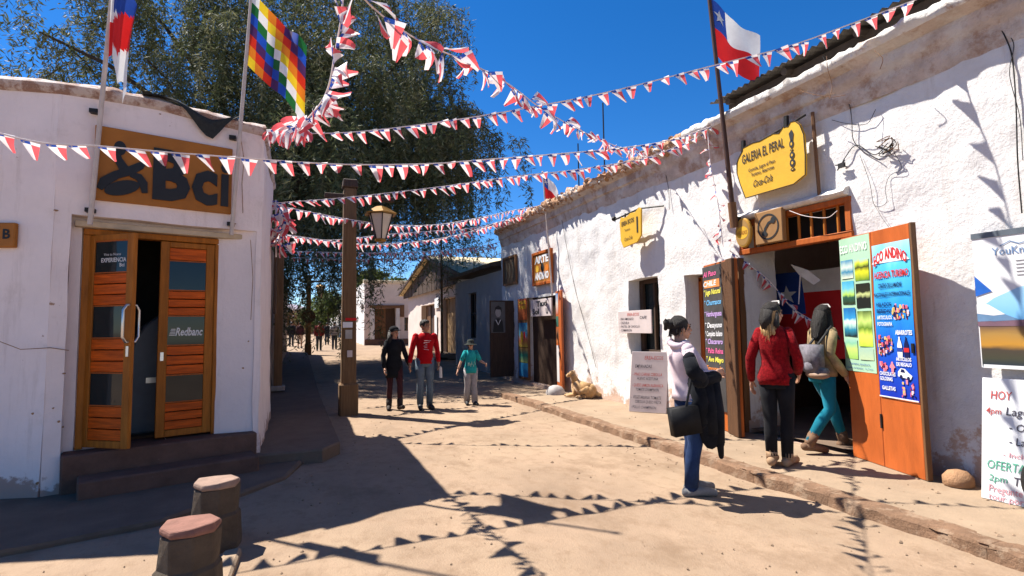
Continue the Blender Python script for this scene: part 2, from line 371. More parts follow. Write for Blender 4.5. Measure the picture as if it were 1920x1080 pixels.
def adobe_wall(O, U, N, u0, u1, top, opens=(), thick=.5, step=.08, amp=.014, base=0.0, seed=0, wob=.02, m=None, zst=None, back=True, batter=0.0):
    """hand-plastered wall as one uneven sheet with real openings; opens: (ua, ub, za, zb, depth)"""
    O = Vector(O); U = Vector(U); N = Vector(N); zst = zst or step
    zo = max([o[3] for o in opens]+[base+.1])
    def lines(a, b, st, ks):
        ks = sorted(set([a, b]+[k for k in ks if a < k < b])); out = []
        for p, q in zip(ks, ks[1:]):
            n = max(1, round((q-p)/st)); out += [p+(q-p)*i/n for i in range(n)]
        return out+[b]
    us = lines(u0, u1, step, [k for o in opens for k in o[:2]])
    zs1 = lines(base, zo, zst, [k for o in opens for k in o[2:4]])
    tmin = top((u0+u1)/2); nt = max(2, round((tmin-zo)/zst))
    nz = len(zs1)+nt; mb = MB(); V = []; back_ = []
    for u in us:
        T = top(u)
        zs = zs1+[zo+(T-zo)*(i+1)/nt for i in range(nt)]
        for z in zs:
            q = Vector((u*.9+seed, z*.9, seed*.37)); d = amp*fbm(q*1.4, 5, .62)*1.6
            du = wob*noise.noise(q*2.1+Vector((9, 0, 0))); dz = wob*noise.noise(q*2.1+Vector((0, 7, 0)))
            if u in (u0, u1): du = 0
            if z in (base, T): dz = 0
            bt = batter*max(0, 1-(z-base)/1.0)**2
            V.append(O+U*(u+du)+Z*(z+dz)+N*(d+bt))
    def inside(uc, zc):
        for o in opens:
            if o[0] < uc < o[1] and o[2] < zc < o[3]: return True
        return False
    fs = []; rev = []; n = nz
    zs_all = zs1+[zo+(tmin-zo)*(i+1)/nt for i in range(nt)]
    hole = set()
    for i in range(len(us)-1):
        for j in range(nz-1):
            if inside((us[i]+us[i+1])/2, (zs_all[j]+zs_all[j+1])/2 if j < len(zs1) else 99): hole.add((i, j)); continue
            fs.append((i*n+j, (i+1)*n+j, (i+1)*n+j+1, i*n+j+1))
    mb.add(V, fs, m)
    dep = {}
    for (i, j) in hole:
        uc = (us[i]+us[i+1])/2; zc = (zs_all[j]+zs_all[j+1])/2
        for o in opens:
            if o[0] < uc < o[1] and o[2] < zc < o[3]: dep[(i, j)] = o[4]
    for (i, j) in hole:
        d = N*-dep[(i, j)]
        for (a, b, nb) in (((i, j), (i, j+1), (i-1, j)), ((i+1, j+1), (i+1, j), (i+1, j)), ((i, j+1), (i+1, j+1), (i, j+1)), ((i+1, j), (i, j), (i, j-1))):
            if nb not in hole and nb[1] >= 0:
                p, q = V[a[0]*n+a[1]], V[b[0]*n+b[1]]
                mb.quad(p, q, q+d, p+d, m)
    tk = N*-thick
    for i in range(len(us)-1):
        a, b = V[i*n+nz-1], V[(i+1)*n+nz-1]; mb.quad(a, b, b+tk, a+tk, m)
    for i in (0, len(us)-1):
        for j in range(nz-1):
            a, b = V[i*n+j], V[i*n+j+1]; mb.quad(a, b, b+tk, a+tk, m)
    if back:                                              # rear face, with the same openings
        for i in range(len(us)-1):
            for j in range(nz-1):
                if (i, j) in hole: continue
                mb.quad(*[V[k]+tk for k in (i*n+j, i*n+j+1, (i+1)*n+j+1, (i+1)*n+j)], m)
    return mb
def smoothmap(pts):
    xs = [p[0] for p in pts]; ys = [p[1] for p in pts]
    return lambda x: float(np.interp(x, xs, ys))
def gz(y): return min(.015*max(0, y-12), .75)

# ================================================================== LARGE STRUCTURE
# ---- ground and street
def axis(*segs):
    out = []
    for a, b, n in segs: out += [a+(b-a)*i/n for i in range(n)]
    return out+[segs[-1][1]]
xs = axis((-3500, -400, 8), (-400, -60, 12), (-60, -6, 24), (-6, 8, 120), (8, 60, 20), (60, 400, 10), (400, 3500, 8))
ys = axis((-60, -2, 12), (-2, 1, 10), (1, 14, 110), (14, 34, 60), (34, 80, 24), (80, 400, 16), (400, 4500, 14))
mb = MB(); V = []
for x in xs:
    for y in ys:
        z = gz(y)
        if -8 < x < 10 and -2 < y < 40: z += .014*fbm((x*.55, y*.45, 0), 4) + .004*noise.noise(Vector((x*4, y*4, 1)))
        if -2 < y < 40: z -= sum(.010*math.exp(-((x-x0-.25*math.sin(y*.21+x0))/.13)**2) for x0 in (.9, 2.35, 1.7, 3.1))*(.6+.6*noise.noise(Vector((x, y*.7, 9))))
        z -= .10 if (x > 4.35 and x < 12 and y < 10.6) or (x < -.7 and y > 5.2 and y < 40) else 0
        V.append((x, y, z))
n = len(ys)
mb.add(V, [(i*n+j, (i+1)*n+j, (i+1)*n+j+1, i*n+j+1) for i in range(len(xs)-1) for j in range(n-1)], M_dirt)
struct('dirt_street', mb, smooth=180)

# ---- right sidewalk with its crumbling kerb
WX = 5.64
SW = .09
mb = MB(); us = axis((-3.5, 11.2, 130)); rows = []
for y in us:
    ke = 4.17+.05*noise.noise(Vector((y*1.3, 3, 0)))+.03*noise.noise(Vector((y*5, 1, 0)))
    row = []
    for k in range(13):
        x = ke+.16+(5.72-ke-.16)*k/12
        row.append((x, y, SW+.01*fbm((x*1.1, y*.8, 5), 4)+(.006*k/12)))
    rows.append(row)
mb.loft(rows, M_walk, cap=False, closed=False)
walk = struct('sidewalk', mb, smooth=180)
mb = MB(); nk = 14
y = -3.4; ks = []
while y < 11.1:
    l = rnd.uniform(.7, 1.9); ks.append((y, min(y+l, 11.15))); y += l
for (a, b) in ks:
    k = max(4, int((b-a)/.05)); rings = []
    for i in range(k+1):
        t = a+.0015+(b-a-.003)*i/k
        ke = 4.17+.05*noise.noise(Vector((t*1.3, 3, 0)))+.03*noise.noise(Vector((t*5, 1, 0)))
        j = lambda s_: .020*noise.noise(Vector((t*7, s_, 2)))+.014*noise.noise(Vector((t*19, s_, 2)))
        e = .004 if i in (0, k) else 0
        rings.append([(ke-.03+j(0)+e, t, -.06), (ke-.012+j(1)*1.2+e, t, .03+j(7)), (ke-.004+j(2)*1.4+e, t, .08+j(3)), (ke+.002+j(4)*1.6+e, t, SW-.012+j(5)*.5-e*.5), (ke+.02+j(6)*1.2, t, SW+.004+j(8)*.3-e*.5), (ke+.12+j(9)*.6, t, SW+.006+j(11)*.15), (ke+.20, t, SW+.004), (ke+.2, t, -.06)])
    put('kerb_stone', MB().loft(rings, M_kerb), walk, smooth=28)
# ---- left sidewalk: low paving in front of the steps, then a raised strip along the houses
def slab(outline, z0, z1, m, name, jit=.012):
    mb = MB(); pts = []
    for (a, b) in zip(outline, outline[1:]+outline[:1]):
        k = max(1, int(math.hypot(b[0]-a[0], b[1]-a[1])/.25))
        for i in range(k):
            x = a[0]+(b[0]-a[0])*i/k; y_ = a[1]+(b[1]-a[1])*i/k
            pts.append((x+jit*noise.noise(Vector((x*3, y_*3, 0))), y_+jit*noise.noise(Vector((x*3, y_*3, 5)))))
    zt = lambda p: z1+gz(p[1])
    n = len(pts)
    rings = [[(p[0], p[1], z0) for p in pts], [(p[0], p[1], zt(p)-.02) for p in pts]]
    c = Vector((sum(p[0] for p in pts)/n, sum(p[1] for p in pts)/n))
    ins = [(p[0]+(c.x-p[0])*.012, p[1]+(c.y-p[1])*.006) for p in pts]
    rings.append([(p[0], p[1], zt(p)+.004*noise.noise(Vector((p[0]*3, p[1]*3, 2)))) for p in ins])
    mb.loft(rings, m, cap=False); mb.add(rings[-1], [tuple(range(n))], m)
    return struct(name, mb, bevel=0)
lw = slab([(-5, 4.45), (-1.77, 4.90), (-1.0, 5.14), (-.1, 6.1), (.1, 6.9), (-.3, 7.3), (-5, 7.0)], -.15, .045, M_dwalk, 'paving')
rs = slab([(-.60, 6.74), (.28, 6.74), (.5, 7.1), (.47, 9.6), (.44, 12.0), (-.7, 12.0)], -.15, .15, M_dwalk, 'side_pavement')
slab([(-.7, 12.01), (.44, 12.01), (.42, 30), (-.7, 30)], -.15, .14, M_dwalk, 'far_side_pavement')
# ---- distant hills
mb = MB(); rows = []
for k, rr in enumerate((1600, 2300, 3100, 3800)):
    row = []
    for i in range(90):
        a = R(-75+150*i/89); x = rr*math.sin(a); y = rr*math.cos(a)
        hgt = [-5, 70, 150, 40][k]*(.75+.6*fbm((a*5+k*3, k*2.1, 0), 5, .55))
        row.append((x, y, max(-5, hgt)))
    rows.append(row)
mb.loft(rows, mat('far_hills', (.20, .17, .20), 1, .2, .004), cap=False, closed=False)
struct('hills', mb, smooth=180)

# ---- right adobe building
Y0, Y1 = -3.0, 14.9
rb = thing('adobe_building', 'long white adobe shop building with rounded crest running down the right side', 'building', (WX, 6, SW))
openings = [(-5.56, -4.02, .10, 2.92, .58), (-6.77, -5.98, .10, 2.30, .34), (-8.32, -7.43, 1.02, 2.36, .30), (-12.9, -11.25, .10, 2.28, .5)]
wt = smoothmap([(-15, 4.12), (-13, 4.05), (-10, 4.05), (3, 4.05)])
wall_mb = adobe_wall((WX, 0, 0), (0, -1, 0), (-1, 0, 0), -Y1, -Y0, wt, openings, thick=.58, step=.065, amp=.017, base=.0, seed=3.3, wob=.022, m=M_adobe, batter=.05)
put('wall', wall_mb, rb, smooth=60)
# rounded crest over a stepped cornice; crumbling where the plaster has fallen
prof = [(.00, 3.90), (-.035, 3.98), (-.05, 4.05), (-.055, 4.12), (-.10, 4.15), (-.11, 4.22), (-.115, 4.28), (-.24, 4.33), (-.285, 4.38), (-.275, 4.44), (-.18, 4.49), (-.02, 4.50), (.2, 4.47), (.62, 4.42)]
crest = MB(); corn = MB(); ysn = axis((Y0, Y1, 330)); A = []; B = []
for y in ysn:
    far = min(1, max(0, (y-6.3)/3)); sag = .05*noise.noise(Vector((y*.35, 0, 8)))-.02*far
    r = []
    for k, (dx, z) in enumerate(prof):
        am = .006+.022*(k > 7)+.042*far*(k > 7)
        q = Vector((y*2.6, k*.45, 3)); e = am*fbm(q, 4, .7)*1.4
        sx = 1-.06*far
        r.append((WX+dx*sx-e*.8, y, z+sag*(k > 3)+e*(k > 7)))
    A.append(r[:8]); B.append(r[7:])
corn.loft(A, M_cornice, cap=False, closed=False); ni = sum(1 for y in ysn if y < 6.35); crest.loft(B[:ni+1], M_crest, cap=False, closed=False); crest.loft(B[ni:], mat('crumbled_crest', lin(172, 132, 100), .95, .3, 7, .03, 22, blotch=[((.64, .61, .57), 5, .52, .60, .85), (lin(105, 75, 55), 9, .56, .66, .7)]), cap=False, closed=False)
put('cornice', corn, rb, smooth=60); put('crest', crest, rb, smooth=70)
mb = MB()
for i in range(620):
    y = 6.4+8.4*rnd.random()**.85; k = rnd.random()
    c = (WX-.26+.22*rnd.random(), y, 4.30+.20*k); r = rnd.uniform(.018, .062)
    mb.ell(c, (r*rnd.uniform(.6, 1.2), r*rnd.uniform(.7, 2.1), r*rnd.uniform(.5, 1.0)), Matrix.Rotation(rnd.random()*3, 3, 'X') @ Matrix.Rotation(rnd.random()*3, 3, 'Z'), rnd.choice([4, 5, 6]), rnd.choice([M_rubble, M_rubble, M_crest, M_mud, M_mud]))
put('crumbled_adobe', mb, rb, kind='stuff')
# flat roof, back and far end so that the rooms inside are dark
mb = MB(); mb.box((WX+4.3, (Y0+Y1)/2, 4.33), (7.4, Y1-Y0-.1, .12)); put('flat_roof', mb, rb, M_mud)
mb = MB(); mb.box((WX+6.6, (Y0+Y1)/2, 2.1), (.2, Y1-Y0, 4.2)); mb.box((WX+3.6, Y1-.12, 2.1), (6, .2, 4.2)); mb.box((WX+3.6, Y0+.1, 2.1), (6, .2, 4.2)); put('rear_wall', mb, rb, M_adobe)
# corrugated roof raised behind the crest
def corr(p00, p10, p01, p11, n, amp, m):
    """a corrugated sheet: ridges run from edge p00-p10 to edge p01-p11"""
    mb = MB(); p00, p10, p01, p11 = map(Vector, (p00, p10, p01, p11)); rows = []
    nn = n*4+1; up = (p10-p00).cross(p01-p00).normalized()
    up = up if up.z > 0 else -up
    for t in range(nn):
        f = t/(nn-1); h = up*(amp*math.sin(f*n*2*math.pi)); rows.append([p00.lerp(p10, f)+h, p01.lerp(p11, f)+h])
    rows2 = [[a+up*.006, b+up*.006] for a, b in rows]
    mb.loft(rows, m, cap=False, closed=False); mb.loft(rows2, m, cap=False, closed=False); return mb
roof = None
yy = 5.95
for i in range(9):
    ya, yb = yy-.92, yy+.03
    put('roof_sheet', corr((5.56, yb, 4.76+.005*(i % 2)), (5.56, ya, 4.76+.005*(i % 2)), (8.4, yb, 5.35+.005*(i % 2)), (8.4, ya, 5.35+.005*(i % 2)), 9, .018, M_tin), rb)
    yy -= .92
for i in range(9):
    y = 5.7-i*.95; mb = MB(); d = Vector((2.7, 0, .56)); mb.tube([Vector((5.62, y, 4.70)), Vector((5.62, y, 4.70))+d], .05, 6, M_roofw); put('rafter', mb, rb)
mb = MB(); mb.box((5.78, 1.6, 4.68), (.08, 8.4, .09)); put('roof_beam', mb, rb, M_roofw)
mb = MB(); mb.box((6.02, 1.6, 4.57), (.14, 8.2, .26)); put('roof_plate', mb, rb, M_roofw)
# shop room behind the big doorway
mb = MB(); X0, X1, ya, yb = WX+.585, 8.6, 2.6, 6.55
mb.quad((X1, ya, .14), (X1, yb, .14), (X1, yb, 1.0), (X1, ya, 1.0), M_dado); mb.quad((X1, ya, 1.0), (X1, yb, 1.0), (X1, yb, 3.1), (X1, ya, 3.1), M_interior)
for q in (ya, yb):
    mb.quad((X0, q, .14), (X1, q, .14), (X1, q, 1.0), (X0, q, 1.0), M_dado); mb.quad((X0, q, 1.0), (X1, q, 1.0), (X1, q, 3.1), (X0, q, 3.1), M_interior)
mb.quad((X0, ya, 3.1), (X1, ya, 3.1), (X1, yb, 3.1), (X0, yb, 3.1), M_interior)
put('shop_interior', mb, rb)
mb = MB(); mb.quad((WX-.02, ya, .147), (X1, ya, .147), (X1, yb, .147), (WX-.02, yb, .147), M_dwalk); put('shop_floor', mb, rb)
mb = MB(); mb.quad((WX+.36, 5.9, .1), (WX+.36, 6.8, .1), (WX+.36, 6.8, 2.4), (WX+.36, 5.9, 2.4), M_wood_dk); put('inner_door', mb, rb)
mb = MB(); mb.box((WX+.30, 6.73, 1.2), (.08, .07, 2.14)); mb.box((WX+.30, 6.38, 2.25), (.08, .76, .07)); put('door_frame', mb, rb, M_wood_or, bevel=.006)
# window behind the hand-lettered cards
mb = MB(); mb.quad((WX+.29, 7.38, .9), (WX+.29, 8.4, .9), (WX+.29, 8.4, 2.45), (WX+.29, 7.38, 2.45), M_glass); wnd = put('window', mb, rb)
mb = MB()
for (cy, cz, sy, sz) in ((8.24, 1.69, .1, 1.36), (7.5, 1.69, .08, 1.36), (7.87, 2.33, .7, .08), (7.87, 1.06, .7, .08), (7.86, 1.7, .05, 1.2)):
    mb.box((WX+.25, cy, cz), (.06, sy, sz))
put('window_frame', mb, wnd, M_wood_dk, bevel=.005)
# dark sheet standing in for the unlit inside of the far souvenir shop
mb = MB(); mb.quad((WX+.10, 11.1, .05), (WX+.10, 13.1, .05), (WX+.10, 13.1, 2.5), (WX+.10, 11.1, 2.5), M_wood_dk); put('shop_dark_sheet', mb, rb)
# transom over the big doorway: frame with turned bars
tr = put('transom', MB().box((WX+.02, 4.79, 2.515), (.11, 1.62, .07)).box((WX+.02, 4.79, 2.90), (.11, 1.62, .07)).box((WX+.021, 4.02, 2.71), (.108, .07, .318)).box((WX+.021, 5.56, 2.71), (.108, .07, .318)), rb, M_wood_or, bevel=.006)
for i in range(8): put('transom_bar', MB().tube([(WX+.02, 5.36-i*.17, 2.548), (WX+.02, 5.36-i*.17, 2.866)], .017, 8), tr, M_wood_fr, smooth=60)
put('transom_back', MB().box((WX+.3, 4.79, 2.72), (.03, 1.5, .4)), tr, M_black)
mb = MB(); rings = []
for i in range(30):
    y = 4.0+1.66*i/29; e = .02*noise.noise(Vector((y*5, 0, 4)))
    rings.append([(WX-.005, y, 2.945), (WX-.10+e, y, 2.95), (WX-.12+e, y, 2.985+e), (WX-.07, y, 3.03+e), (WX+.02, y, 3.06)])
put('ledge', MB().loft(rings, M_crest, cap=True), rb, smooth=60)

# ---- next house on the right: grey-white wall under a thick eave
gh = thing('plastered_house', 'low grey white house with a dark eave in tree shade beyond the long shop building', 'house', (5.7, 17.5, 0))
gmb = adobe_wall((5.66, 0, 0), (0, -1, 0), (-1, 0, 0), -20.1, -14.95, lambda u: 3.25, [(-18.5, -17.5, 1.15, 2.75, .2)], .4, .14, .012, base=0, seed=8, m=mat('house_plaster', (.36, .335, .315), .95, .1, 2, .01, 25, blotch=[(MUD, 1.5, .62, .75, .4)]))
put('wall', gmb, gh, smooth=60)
gw = put('window', MB().box((5.85, 18.0, 1.95), (.04, .96, 1.56)), gh, M_glass)
put('window_frame', MB().box((5.80, 18.0, 1.95), (.05, .06, 1.5)).box((5.80, 18.0, 2.0), (.045, .9, .06)).box((5.8, 17.56, 1.95), (.052, .07, 1.58)).box((5.8, 18.44, 1.95), (.052, .07, 1.58)), gw, M_wood_dk)
mb = MB()
for i in range(40):
    pass
rings = []
for i in range(24):
    y = 14.98+5.2*i/23; e = .03*noise.noise(Vector((y*2, 1, 4))); rings.append([(5.32+e, y, 3.36+e), (5.3+e, y, 3.47+e), (5.9, y, 3.60+e), (8.6, y, 3.9), (8.6, y, 3.75), (5.9, y, 3.40)])
put('roof', MB().loft(rings, M_roofw), gh)
mb = MB(); mb.box((7.1, 20.0, 1.7), (2.7, .2, 3.4)); put('side_wall', mb, gh, M_adobe)

# ---- gabled house
gb = thing('gabled_house', 'white house with low tan gable roof and brown gable boards facing the street', 'house', (6.3, 27, .2))
gX = 6.1; ap = (26.3, 5.15); el, er = (33.6, 3.72), (20.3, 3.72)
mb = MB()
mb.add([(gX-.25, er[0]-.3, er[1]-.06), (gX-.25, ap[0], ap[1]), (gX-.25, el[0]+.3, el[1]-.06), (13.5, er[0]-.3, er[1]-.06), (13.5, ap[0], ap[1]), (13.5, el[0]+.3, el[1]-.06)], [(0, 1, 4, 3), (1, 2, 5, 4)], M_tan)
o = put('roof', mb, gb); sd_ = o.modifiers.new('t', 'SOLIDIFY'); sd_.thickness = .12; sd_.offset = 1
for (a, b) in ((er, ap), (ap, el)):
    d = Vector((0, b[0]-a[0], b[1]-a[1])); ang = math.atan2(d.z, d.y)
    put('barge_board', MB().box((gX-.28, (a[0]+b[0])/2, (a[1]+b[1])/2-.06), (.06, d.length+.3, .13), Matrix.Rotation(ang, 3, 'X')), gb, M_wood_dk)
nb = 26
for i in range(nb):
    y0_ = er[0]+(el[0]-er[0])*i/nb; y1_ = er[0]+(el[0]-er[0])*(i+1)/nb-.03; tz = lambda y: np.interp(y, [er[0], ap[0], el[0]], [er[1], ap[1], el[1]])-.12
    e = .012*(i % 2)
    put('gable_board', MB().prism([(-y1_, 3.35), (-y0_, 3.35), (-y0_, tz(y0_)), (-y1_, tz(y1_))], .03, Vector((gX+.02-e, 0, 0)), Vector((0, -1, 0)), Z, Vector((-1, 0, 0))), gb, mat('gable_wood', (.06, .034, .02), .8, .3, 3, .004, 25, stretch=(6, 6, 1)))
gw_ = adobe_wall((gX+.22, 0, 0), (0, -1, 0), (-1, 0, 0), -33.2, -20.5, lambda u: 3.7, [(-29.4, -26.2, .1, 2.75, .3), (-25.0, -22.3, .1, 2.9, .3)], .4, .22, .012, base=0, seed=21, m=M_pink)
put('wall', gw_, gb, smooth=60)
for (a, b, zt, m, n_) in ((-29.4, -26.2, 2.75, M_wood_br, 9), (-25.0, -22.3, 2.9, mat('tan_wood_gate', (.24, .15, .07), .8, .25, 3, .004, 25, stretch=(6, 6, 1)), 9)):
    dr = put('door', MB().box((gX+.55, -(a+b)/2, zt/2+.1), (.03, b-a, zt)), gb, M_wood_dk)
    for i in range(n_):
        if m is M_wood_br and i in (3, 4): continue
        wd = (b-a)/n_; put('door_board', MB().box((gX+.50-.006*(i % 2), -(a+wd*(i+.5)), zt/2+.1), (.03, wd-.02, zt-.04)), dr, m)
put('side_wall', MB().box((9.6, 20.55, 1.9), (6.4, .2, 3.7)).box((9.6, 33.2, 1.9), (6.4, .2, 3.7)), gb, M_pink)
put('step', MB().box((gX-.25, 23.6, .3), (.9, 2.9, .25)), gb, M_walk, bevel=.02); put('step', MB().box((gX-.65, 23.6, .2), (.9, 2.9, .2)), gb, M_walk, bevel=.02)
nt_ = thing('notice_board', 'small white notice hung between the doors of the gabled house', 'sign', (gX+.1, 25.6, 2.6)); put('board', MB().box((gX+.16, 25.6, 2.75), (.03, .8, .5)), nt_, M_whiteb)
nt_ = thing('paper_notice', 'tall white paper poster beside the brown door of the gabled house', 'poster', (gX+.1, 25.9, 1.2)); put('sheet', MB().box((gX+.17, 25.85, 1.55), (.02, .5, 1.2)), nt_, M_whiteb)

# ---- white flat-roofed house across the end of the bend
wh = thing('flat_roofed_house', 'white flat roofed house with pink shaded front and dark doorway', 'house', (6, 40, .4))
fy = 38.0
put('front_wall', adobe_wall((0, fy, 0), (1, 0, 0), (0, -1, 0), 4.2, 9.6, smoothmap([(4, 4.75), (9, 4.7)]), [(4.85, 6.35, .2, 2.95, .35), (6.95, 7.35, 1.35, 2.3, .2)], .4, .2, .012, base=0, seed=31, m=M_pink), wh, smooth=60)  # pink of bounced light in shade is put into this front's plaster colour
put('street_wall', adobe_wall((4.2, 0, 0), (0, -1, 0), (-1, 0, 0), -50, -38.02, lambda u: 4.75, [], .4, .3, .012, base=0, seed=35, m=M_adobe), wh, smooth=60)
put('roof', MB().box((7, 44, 4.55), (5.2, 11.4, .2)), wh, M_mud)
put('parapet', MB().loft([[(4.1, fy-.1+i*0, 0)] for i in ()] or [[(4.12, fy-.09, 4.72), (4.12, fy-.09, 4.9), (4.12, fy+.3, 4.95), (4.12, fy+.3, 4.72)], [(9.6, fy-.09, 4.68), (9.6, fy-.09, 4.86), (9.6, fy+.3, 4.9), (9.6, fy+.3, 4.68)]]), wh, M_cream)
dr = put('door', MB().box((5.6, fy+.37, 1.6), (1.6, .03, 3.0)), wh, M_wood_dk)
for i in range(3): put('door_board', MB().box((5.05+.26*i, fy+.34, 1.6), (.24, .03, 2.7)), dr, M_wood_br)
put('lintel', MB().box((5.6, fy-.05, 3.05), (2.1, .18, .2)), wh, M_wood_br)
put('jamb', MB().box((4.72, fy-.04, 1.55), (.3, .14, 2.8)), wh, M_adobe); put('jamb', MB().box((6.48, fy-.04, 1.55), (.24, .14, 2.8)), wh, M_adobe)
wn_ = put('window', MB().box((7.15, fy+.18, 1.82), (.4, .03, .95)), wh, M_glass)
put('window_frame', MB().box((7.15, fy+.12, 1.82), (.05, .05, .95)).box((7.15, fy+.12, 1.82), (.4, .04, .05)), wn_, M_wood_br)
put('plinth', MB().box((6.9, fy-.06, .55), (5.4, .14, .5)), wh, M_step, bevel=.02)
nt_ = thing('wall_plaque', 'small brown plaque on the shaded front of the flat roofed house', 'plaque', (6.75, fy-.05, 2.6)); put('board', MB().box((6.78, fy-.06, 2.75), (.3, .05, .85)), nt_, M_wood_br, bevel=.01)
nt_ = thing('corner_sign', 'small dark street sign at the corner of the flat roofed house', 'sign', (4.15, 39, 3)); put('board', MB().box((4.13, 38.9, 3.1), (.04, 1.0, .4)), nt_, M_wood_dk, bevel=.01)
fw = thing('street_wall', 'far sunlit white wall with openings beyond the flat roofed house', 'wall', (4.3, 58, .7))
put('wall', adobe_wall((4.0, 0, 0), (0, -1, 0), (-1, 0, 0), -84, -50.2, smoothmap([(-84, 4.4), (-66, 4.5), (-65, 4.0), (-50, 4.2)]), [(-58, -56.5, .5, 2.9, .25), (-71, -69, .5, 3.1, .25), (-63, -62, 1.6, 2.9, .2)], .4, .4, .02, base=0, seed=44, m=M_adobe), fw, smooth=60)
for (a, b, z) in ((-58, -56.5, 2.9), (-71, -69, 3.1), (-63, -62, 2.9)): put('door', MB().box((4.3, -(a+b)/2, z/2+.2), (.04, b-a+.1, z)), fw, M_wood_dk)
tw = thing('mud_wall', 'low tan mud wall closing the far end of the street', 'wall', (-1, 96, .7))
put('wall', adobe_wall((0, 96, 0), (1, 0, 0), (0, -1, 0), -14, 8, lambda u: 2.9+.15*math.sin(u*2), [], .4, .5, .03, base=0, seed=51, m=M_mud), tw, smooth=60)
put('coping', MB().box((-3, 95.9, 3.0), (22, .7, .16)), tw, M_rubble)

# ---- bank at left: facade frame
C0 = Vector((-.42, 6.86, 0)); FD = Vector((.956, .294, 0)).normalized(); FN = Vector((FD.y, -FD.x, 0))
SB = 1.86
FD2 = Vector((.955, -.30, 0)).normalized(); FN2 = Vector((FD2.y, -FD2.x, 0))
def fac(s, z, off=0):
    if s > SB: return C0-FD*SB-FD2*(s-SB)+FN2*off+Z*z
    return C0-FD*s+FN*off+Z*z
bk = thing('bank_building', 'white adobe bank on the left with its front in shade and double wooden doors', 'building', (-1.9, 6.4, 0))
btop = smoothmap([(-5.1, 4.15), (-1.86, 3.96), (-1.58, 3.98), (-1.04, 4.00), (-.53, 3.96), (0, 3.94)])
put('front_wall', adobe_wall(C0, FD, FN, -SB, 0, btop, [(-1.73, -.06, 0.0, 2.70, .15)], .5, .07, .008, base=0, seed=12, wob=.012, m=M_adobe_bank, batter=.03), bk, smooth=60)
put('front_wall', adobe_wall(C0-FD*SB, FD2, FN2, -3.2, 0, smoothmap([(-3.2, 4.15), (0, 3.96)]), [], .5, .09, .008, base=0, seed=13, wob=0, m=M_adobe_bank, batter=.03), bk, smooth=60)
put('recess_wall', adobe_wall(C0-FN*.15, FD, FN, -1.73, -.06, lambda u: 2.72, [(-1.64, -.385, .40, 2.60, .25)], .25, .07, .004, base=0, seed=14, wob=.004, m=M_adobe_bank), bk, smooth=60)
put('side_wall', adobe_wall(C0, (0, 1, 0), (1, 0, 0), 0.0, 2.55, smoothmap([(0, 3.94), (2.6, 3.9)]), [], .45, .09, .012, base=0, seed=17, wob=.012, m=M_adobe_bank, batter=.03), bk, smooth=60)
cr = []
for i in range(110):
    s = 5.5-5.52*i/109; z = btop(-s); e = .03*fbm((s*3, 2, 0), 3); cr.append([fac(s, z-.09, .004), fac(s, z-.07, .035+e*.3), fac(s, z-.0, .05+e*.4), fac(s, z+.055+e, -.02), fac(s, z+.06+e, -.2), fac(s, z, -.5)])
put('crest', MB().loft(cr, mat('bank_crest', (.5, .42, .38), .95, .15, 5, .012, 30, blotch=[(lin(120, 80, 60), 5, .47, .58, .8)]), cap=False, closed=False), bk, smooth=60)
cr = []
for i in range(40):
    y = 6.84+2.6*i/39; e = .02*fbm((y*3, 7, 0), 3); z = 3.92; cr.append([(-.415, y, z-.09), (-.385, y, z-.06), (-.38+e*.4, y, z), (-.45, y, z+.05+e), (-.7, y, z+.05), (-.9, y, z)])
put('side_crest', MB().loft(cr, MATS['bank_crest'], cap=False, closed=False), bk, smooth=60)
a = fac(5.4, 3.86, -.25); b = fac(.02, 3.86, -.25)
mb = MB(); P = [fac(SB-.001, 3.86, -.25), b, Vector((-.6, 9.38, 3.86)), fac(5.4, 3.86, -2.2)]; Q = [p-Z*.15 for p in P]
mb.add(P+Q, [(0, 1, 2, 3), (7, 6, 5, 4), (0, 4, 5, 1), (1, 5, 6, 2), (2, 6, 7, 3), (3, 7, 4, 0)]); put('flat_roof', mb, bk, M_mud)
mb = MB(); mb.box((-2.7, 9.33, 1.95), (4.5, .1, 3.8)); put('rear_wall', mb, bk, M_adobe_bank)
rg = random.Random(17); fa, fb = (C0.x, C0.y), (C0.x-FD.x, C0.y-FD.y)
for (px, py, r, sq) in ((70, 905, .014, 1), (110, 790, .012, 1), (118, 800, .01, 1), (62, 775, .012, 1), (100, 765, .010, 1), (148, 60, .01, 1), (120, 700, .014, .7), (455, 690, .012, 1), (300, 215, .012, .6), (440, 420, .015, .5), (465, 640, .010, 1), (105, 395, .02, .5)):
    c = at_plan(px, py, fa, fb)+FN*.019; pts = [(r*rg.uniform(.6, 1.15)*math.cos(a), r*sq*rg.uniform(.6, 1.15)*math.sin(a)) for a in [2*math.pi*i/11 for i in range(11)]]
    put('plaster_chip', MB().prism(pts, .004, c, FD, Z, FN), bk, M_mud)
for pl in ([(452, 262), (456, 300), (452, 345), (455, 400)], [(0, 640), (40, 655), (95, 652), (128, 657)], [(470, 450), (474, 520), (471, 600)]):
    put('plaster_crack', MB().tube([at_plan(x+rg.uniform(-1.5, 1.5), y, fa, fb)+FN*.017 for x, y in pl], .0035, 4), bk, M_mud)
